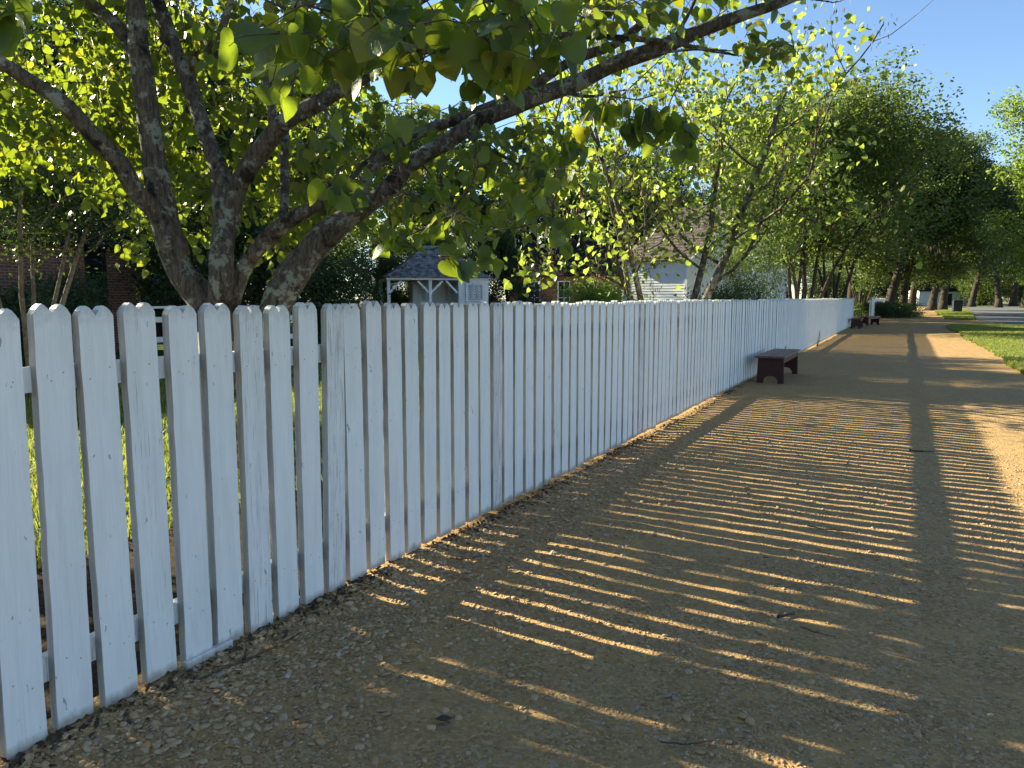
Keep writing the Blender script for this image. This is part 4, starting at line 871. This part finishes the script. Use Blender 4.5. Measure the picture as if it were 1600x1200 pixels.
for f0, f1 in ((.17, .35), (.80, .96)): louvre(wh, xl + f0 * (xr - xl) + .05, xl + f1 * (xr - xl) - .05, 1.44, 1.96, yr - .012, 'white', 'white')
dr = MB().box(x_d0, x_d1, yr - .03, yr - .003, .05, 1.9); [dr.box(x_d0 + (x_d1 - x_d0) * i / 5 - .004, x_d0 + (x_d1 - x_d0) * i / 5 + .004, yr - .036, yr - .031, .05, 1.9) for i in range(1, 5)]
dr = dr.build('door', M['white'], wh); MB().box(x_d0 + .05, x_d0 + .08, yr - .07, yr - .037, .95, 1.1).build('handle', M['black'], dr)
for px_, py_ in ((0.06, 0.06), (.42 * L, .06), (.06, D - .06)): MB().box(px_ - .055, px_ + .055, py_ - .055, py_ + .055, 0, E - .002).build('post', M['white'], wh, bevel=.008)
br = .42
for a, b in (((.06, .06), (1, 0)), ((.42 * L, .06), (1, 0)), ((.42 * L, .06), (-1, 0)), ((xr, .06), (-1, 0)), ((.06, .06), (0, 1)), ((.06, D - .06), (0, -1))):
    MB().beam((a[0] + b[0] * .03, a[1] + b[1] * .03, E - br - .03), (a[0] + b[0] * (br + .02), a[1] + b[1] * (br + .02), E - .03), .06, .07).build('brace', M['white'], wh)
MB().box(-.02, L + .02, -.03, .1, E, E + .13).box(-.02, .1, .102, D + .03, E, E + .13).box(L - .1, L + .02, .102, D + .03, E, E + .13).box(.102, L - .102, D - .1, D + .03, E, E + .13).build('fascia', M['white'], wh, bevel=.006)
o_, z0, z1, z2 = .14, E + .10, E + .44, 3.45; q = .5; m = MB()
e = [(-o_, -o_), (L + o_, -o_), (L + o_, D + o_), (-o_, D + o_)]; md_ = [(q, q), (L - q, q), (L - q, D - q), (q, D - q)]; rd = [(L / 2 - .25, D / 2), (L / 2 + .75, D / 2)]; tp = [(0, 1), (1, 1), (1, 0), (0, 0)]
for i, (r0, r1) in enumerate(((0, 1), (1, 1), (1, 0), (0, 0))):
    j = (i + 1) % 4; m.courses((*e[i], z0), (*e[j], z0), (*md_[j], z1), (*md_[i], z1), 5, .022); m.courses((*md_[i], z1), (*md_[j], z1), (*rd[r1], z2), (*rd[r0], z2), 10, .022)
m.add([(*p_, z0 - .01) for p_ in e], [[3, 2, 1, 0]]); m.build('roof', M['roof_grey'], wh)
# brick house at the right
b2, L = frame('brick_house', (795, 46), (968, 43.5), 'low red brick house seen between the well house and the white house'); m = MB()
hl = [(L * a, L * a + .8, 1.0, 2.5) for a in (.18, .45, .72)]; wall_open(m, 0, L, 0, .3, 0, 2.95, hl); m.box(0, .3, .302, 6, 0, 2.95).box(L - .3, L, .302, 6, 0, 2.95).box(.3, L - .3, 5.7, 6, 0, 2.95)
m.add([(L, 0, 2.95), (L, 6, 2.95), (L, 3, 5)], [[0, 1, 2]]).add([(0, 0, 2.95), (0, 6, 2.95), (0, 3, 5)], [[0, 2, 1]]); m.build('wall', M['brick'], b2)
for a, b, c, d in hl: window(b2, a + .07, b - .07, c + .07, d - .07, .05)
gable_roof(0, L, 0, 6, 2.96, 5.05, .25, 16).build('roof', M['roof_dark'], b2)
# white house: gable wall along local x, lower side wall on the left
ho, L = frame('white_house', (1072, 36), (1226, 46.1), 'white weatherboarded house with brown shingle roof and gable towards the path'); D, E, RZ = 3.4, 3.4, 6.5
m = MB().courses((0, 0, 0), (L, 0, 0), (L, 0, E), (0, 0, E), 26, .016)
for i in range(20):
    t0, t1 = i / 20, (i + 1) / 20; f = lambda t: (L / 2 * t, L - L / 2 * t, E + (RZ - E) * t); a, b, c = f(t0); a2, b2_, c2 = f(t1)
    m.add([(a, 0, c), (b, 0, c), (a, -.016, c), (b, -.016, c), (a2, -.002, c2), (b2_, -.002, c2)], [[0, 2, 3, 1], [2, 4, 5, 3]])
m.courses((0, D, 0), (0, 0, 0), (0, 0, E), (0, D, E), 26, .018).courses((L, 0, 0), (L, D, 0), (L, D, E), (L, 0, E), 26, .016).courses((L, D, 0), (0, D, 0), (0, D, E), (L, D, E), 26, .016); m.add([(0, D, E), (L, D, E), (L / 2, D, RZ)], [[0, 2, 1]])
m.build('wall', M['white'], ho)
for xx, yv in ((0, 0), (L, 0), (0, D), (L, D)): MB().box(xx - .06, xx + .06, yv - .06, yv + .06, 0, E - .002).build('corner_board', M['white'], ho)
m = MB(); ov = .28; s_ = (RZ - E) / (L / 2)
m.courses((-ov, D + ov, E - ov * s_), (-ov, -ov, E - ov * s_), (L / 2, -ov, RZ), (L / 2, D + ov, RZ), 20, .02); m.courses((L + ov, -ov, E - ov * s_), (L + ov, D + ov, E - ov * s_), (L / 2, D + ov, RZ), (L / 2, -ov, RZ), 20, .02)
m.add([(-ov, -ov, E - ov * s_ - .03), (-ov, D + ov, E - ov * s_ - .03), (L / 2, D + ov, RZ - .03), (L / 2, -ov, RZ - .03), (L + ov, -ov, E - ov * s_ - .03), (L + ov, D + ov, E - ov * s_ - .03)], [[0, 1, 2, 3], [3, 2, 5, 4]]); m.build('roof', M['roof_brown'], ho)
MB().beam((-ov, -ov - .015, E - ov * s_ - .10), (L / 2, -ov - .015, RZ - .10), .03, .2).beam((L + ov, -ov - .016, E - ov * s_ - .10), (L / 2, -ov - .016, RZ - .10), .03, .2).build('rake_board', M['white'], ho)
MB().box(-.16, -.02, -.02, D, E - .22, E - .12).build('cornice', M['white'], ho)
window(ho, L * .2, L * .2 + .8, 1.0, 2.4, -.03); window(ho, L * .68, L * .68 + .8, 1.0, 2.4, -.03); window(ho, L / 2 - .35, L / 2 + .35, 3.9, 4.9, -.03)
# far white building across the end of the road
fb, L = frame('white_cottage', (1436, 150), (1516, 152), 'small pale cottage far away at the end of the road behind the litter bin'); m = MB()
wall_open(m, 0, L, 0, .2, 0, 2.9, [(L * .2, L * .2 + .9, 1, 2.3), (L * .55, L * .55 + 1.1, .05, 2.3), (L * .8, L * .8 + .9, 1, 2.3)]); m.box(0, .2, .202, 5, 0, 2.9).box(L - .2, L, .202, 5, 0, 2.9).box(.2, L - .2, 4.8, 5, 0, 2.9).build('wall', M['white'], fb)
for a in (.2, .8): window(fb, L * a + .06, L * a + .84, 1.06, 2.24, .04)
MB().box(L * .55 + .04, L * .55 + 1.06, .06, .1, .05, 2.26).build('door', M['black'], fb); gable_roof(0, L, 0, 5, 2.91, 4.6, .25, 10).build('roof', M['roof_dark'], fb)

# ------------------------------------------------------------------ small things on the path
def litter_twig(px, py, L, rz, label, r=.006, bend=.15):
    p = gnd(px, py); g = np.random.default_rng(px); t = np.linspace(-.5, .5, 8); P = np.stack([t * L, bend * L * (t * t) + g.normal(size=8) * .002, .010 + .006 * g.random(8)], -1); m = MB().tube(P, r * (1.1 - .5 * (t + .5)), 6)
    m.tube(np.array([P[3], P[3] + [L * .12, L * .14, .006]]), r * .5, 4)
    o = m.build('twig', M['twig'], None, True); o.location = (p[0], p[1], float(path_z(p[0], p[1]))); o.rotation_euler = (0, 0, rz); tag(o, label, 'twig', 'twigs lying on the path')
litter_twig(1228, 962, .10, R(50), 'short thick dark twig on the gravel below the lit shadow stripes', .009, .05)
litter_twig(1275, 992, .16, R(-20), 'thin curved twig right of the short thick one', .003, .4)
litter_twig(1440, 706, .22, R(5), 'straight dark twig lying in the wide rail shadow', .008, .1)
litter_twig(1300, 832, .30, R(2), 'long crooked twig between the bright stripes in the middle of the path', .004, .35)
litter_twig(1190, 790, .12, R(60), 'small twig nearest the fence side, among the closely spaced bright stripes', .004, .2)
litter_twig(1075, 1167, .18, R(30), 'thin twig at the bottom edge of the picture', .003, .3)
litter_twig(735, 875, .16, R(50), 'crooked twig at the foot of the pickets in the middle of the fence', .005, .5)
litter_twig(395, 1032, .55, R(82), 'long thin dark stalk lying against the base of the nearest pickets', .004, .12)
p = gnd(676, 1128); o = link('dead_leaf', leaves(np.array([(0, 0, .012), (.01, .005, .014)]), np.array([(1, .1, .1), (.9, .4, .05)]), np.array([(0, .2, 1.), (0, -.3, 1.)]), np.array([.07, .06]), OVAL, 'dead_leaf'), None, M['twig']); o.location = (p[0], p[1], float(path_z(p[0], p[1])))
tag(o, 'dark dead leaf lying on the gravel in the foreground', 'leaf')
def weed(px, py, h, n, label, x=-2.42):
    p = gnd(px, py); o = empty('weed', (x, p[1], 0), 0, label, 'weed'); m = MB(); P, T = [], []
    for i in range(n):
        a = random.uniform(-1, 1); pts = np.array([(.01 * i, 0, 0), (.03 + .02 * i, .04 * a, h * .5), (.05 + .05 * random.random(), .07 * a, h * random.uniform(.7, 1.1)), (.08, .13 * a, h * random.uniform(.6, .95))]); S = spline(pts, .05); m.tube(S, np.linspace(.006, .002, len(S)), 4)
        for j in range(3, len(S), 2): P.append(S[j]); T.append((random.uniform(-1, 1), random.uniform(-1, 1), .3))
    m.build('stem', M['leaf_dark'], o, True); link('leaf', leaves(np.array(P), np.array(T), rng.normal(size=(len(P), 3)) + [0, 0, 1], np.full(len(P), .035), OVAL, 'leaf'), o, M['leaf_dark']); tag(o.children[-1], kind='stuff')
weed(1283, 541, .5, 4, 'tall dark weed growing against the far part of the long white fence'); weed(1226, 571, .42, 4, 'low weed behind the nearest bench, against the white fence')
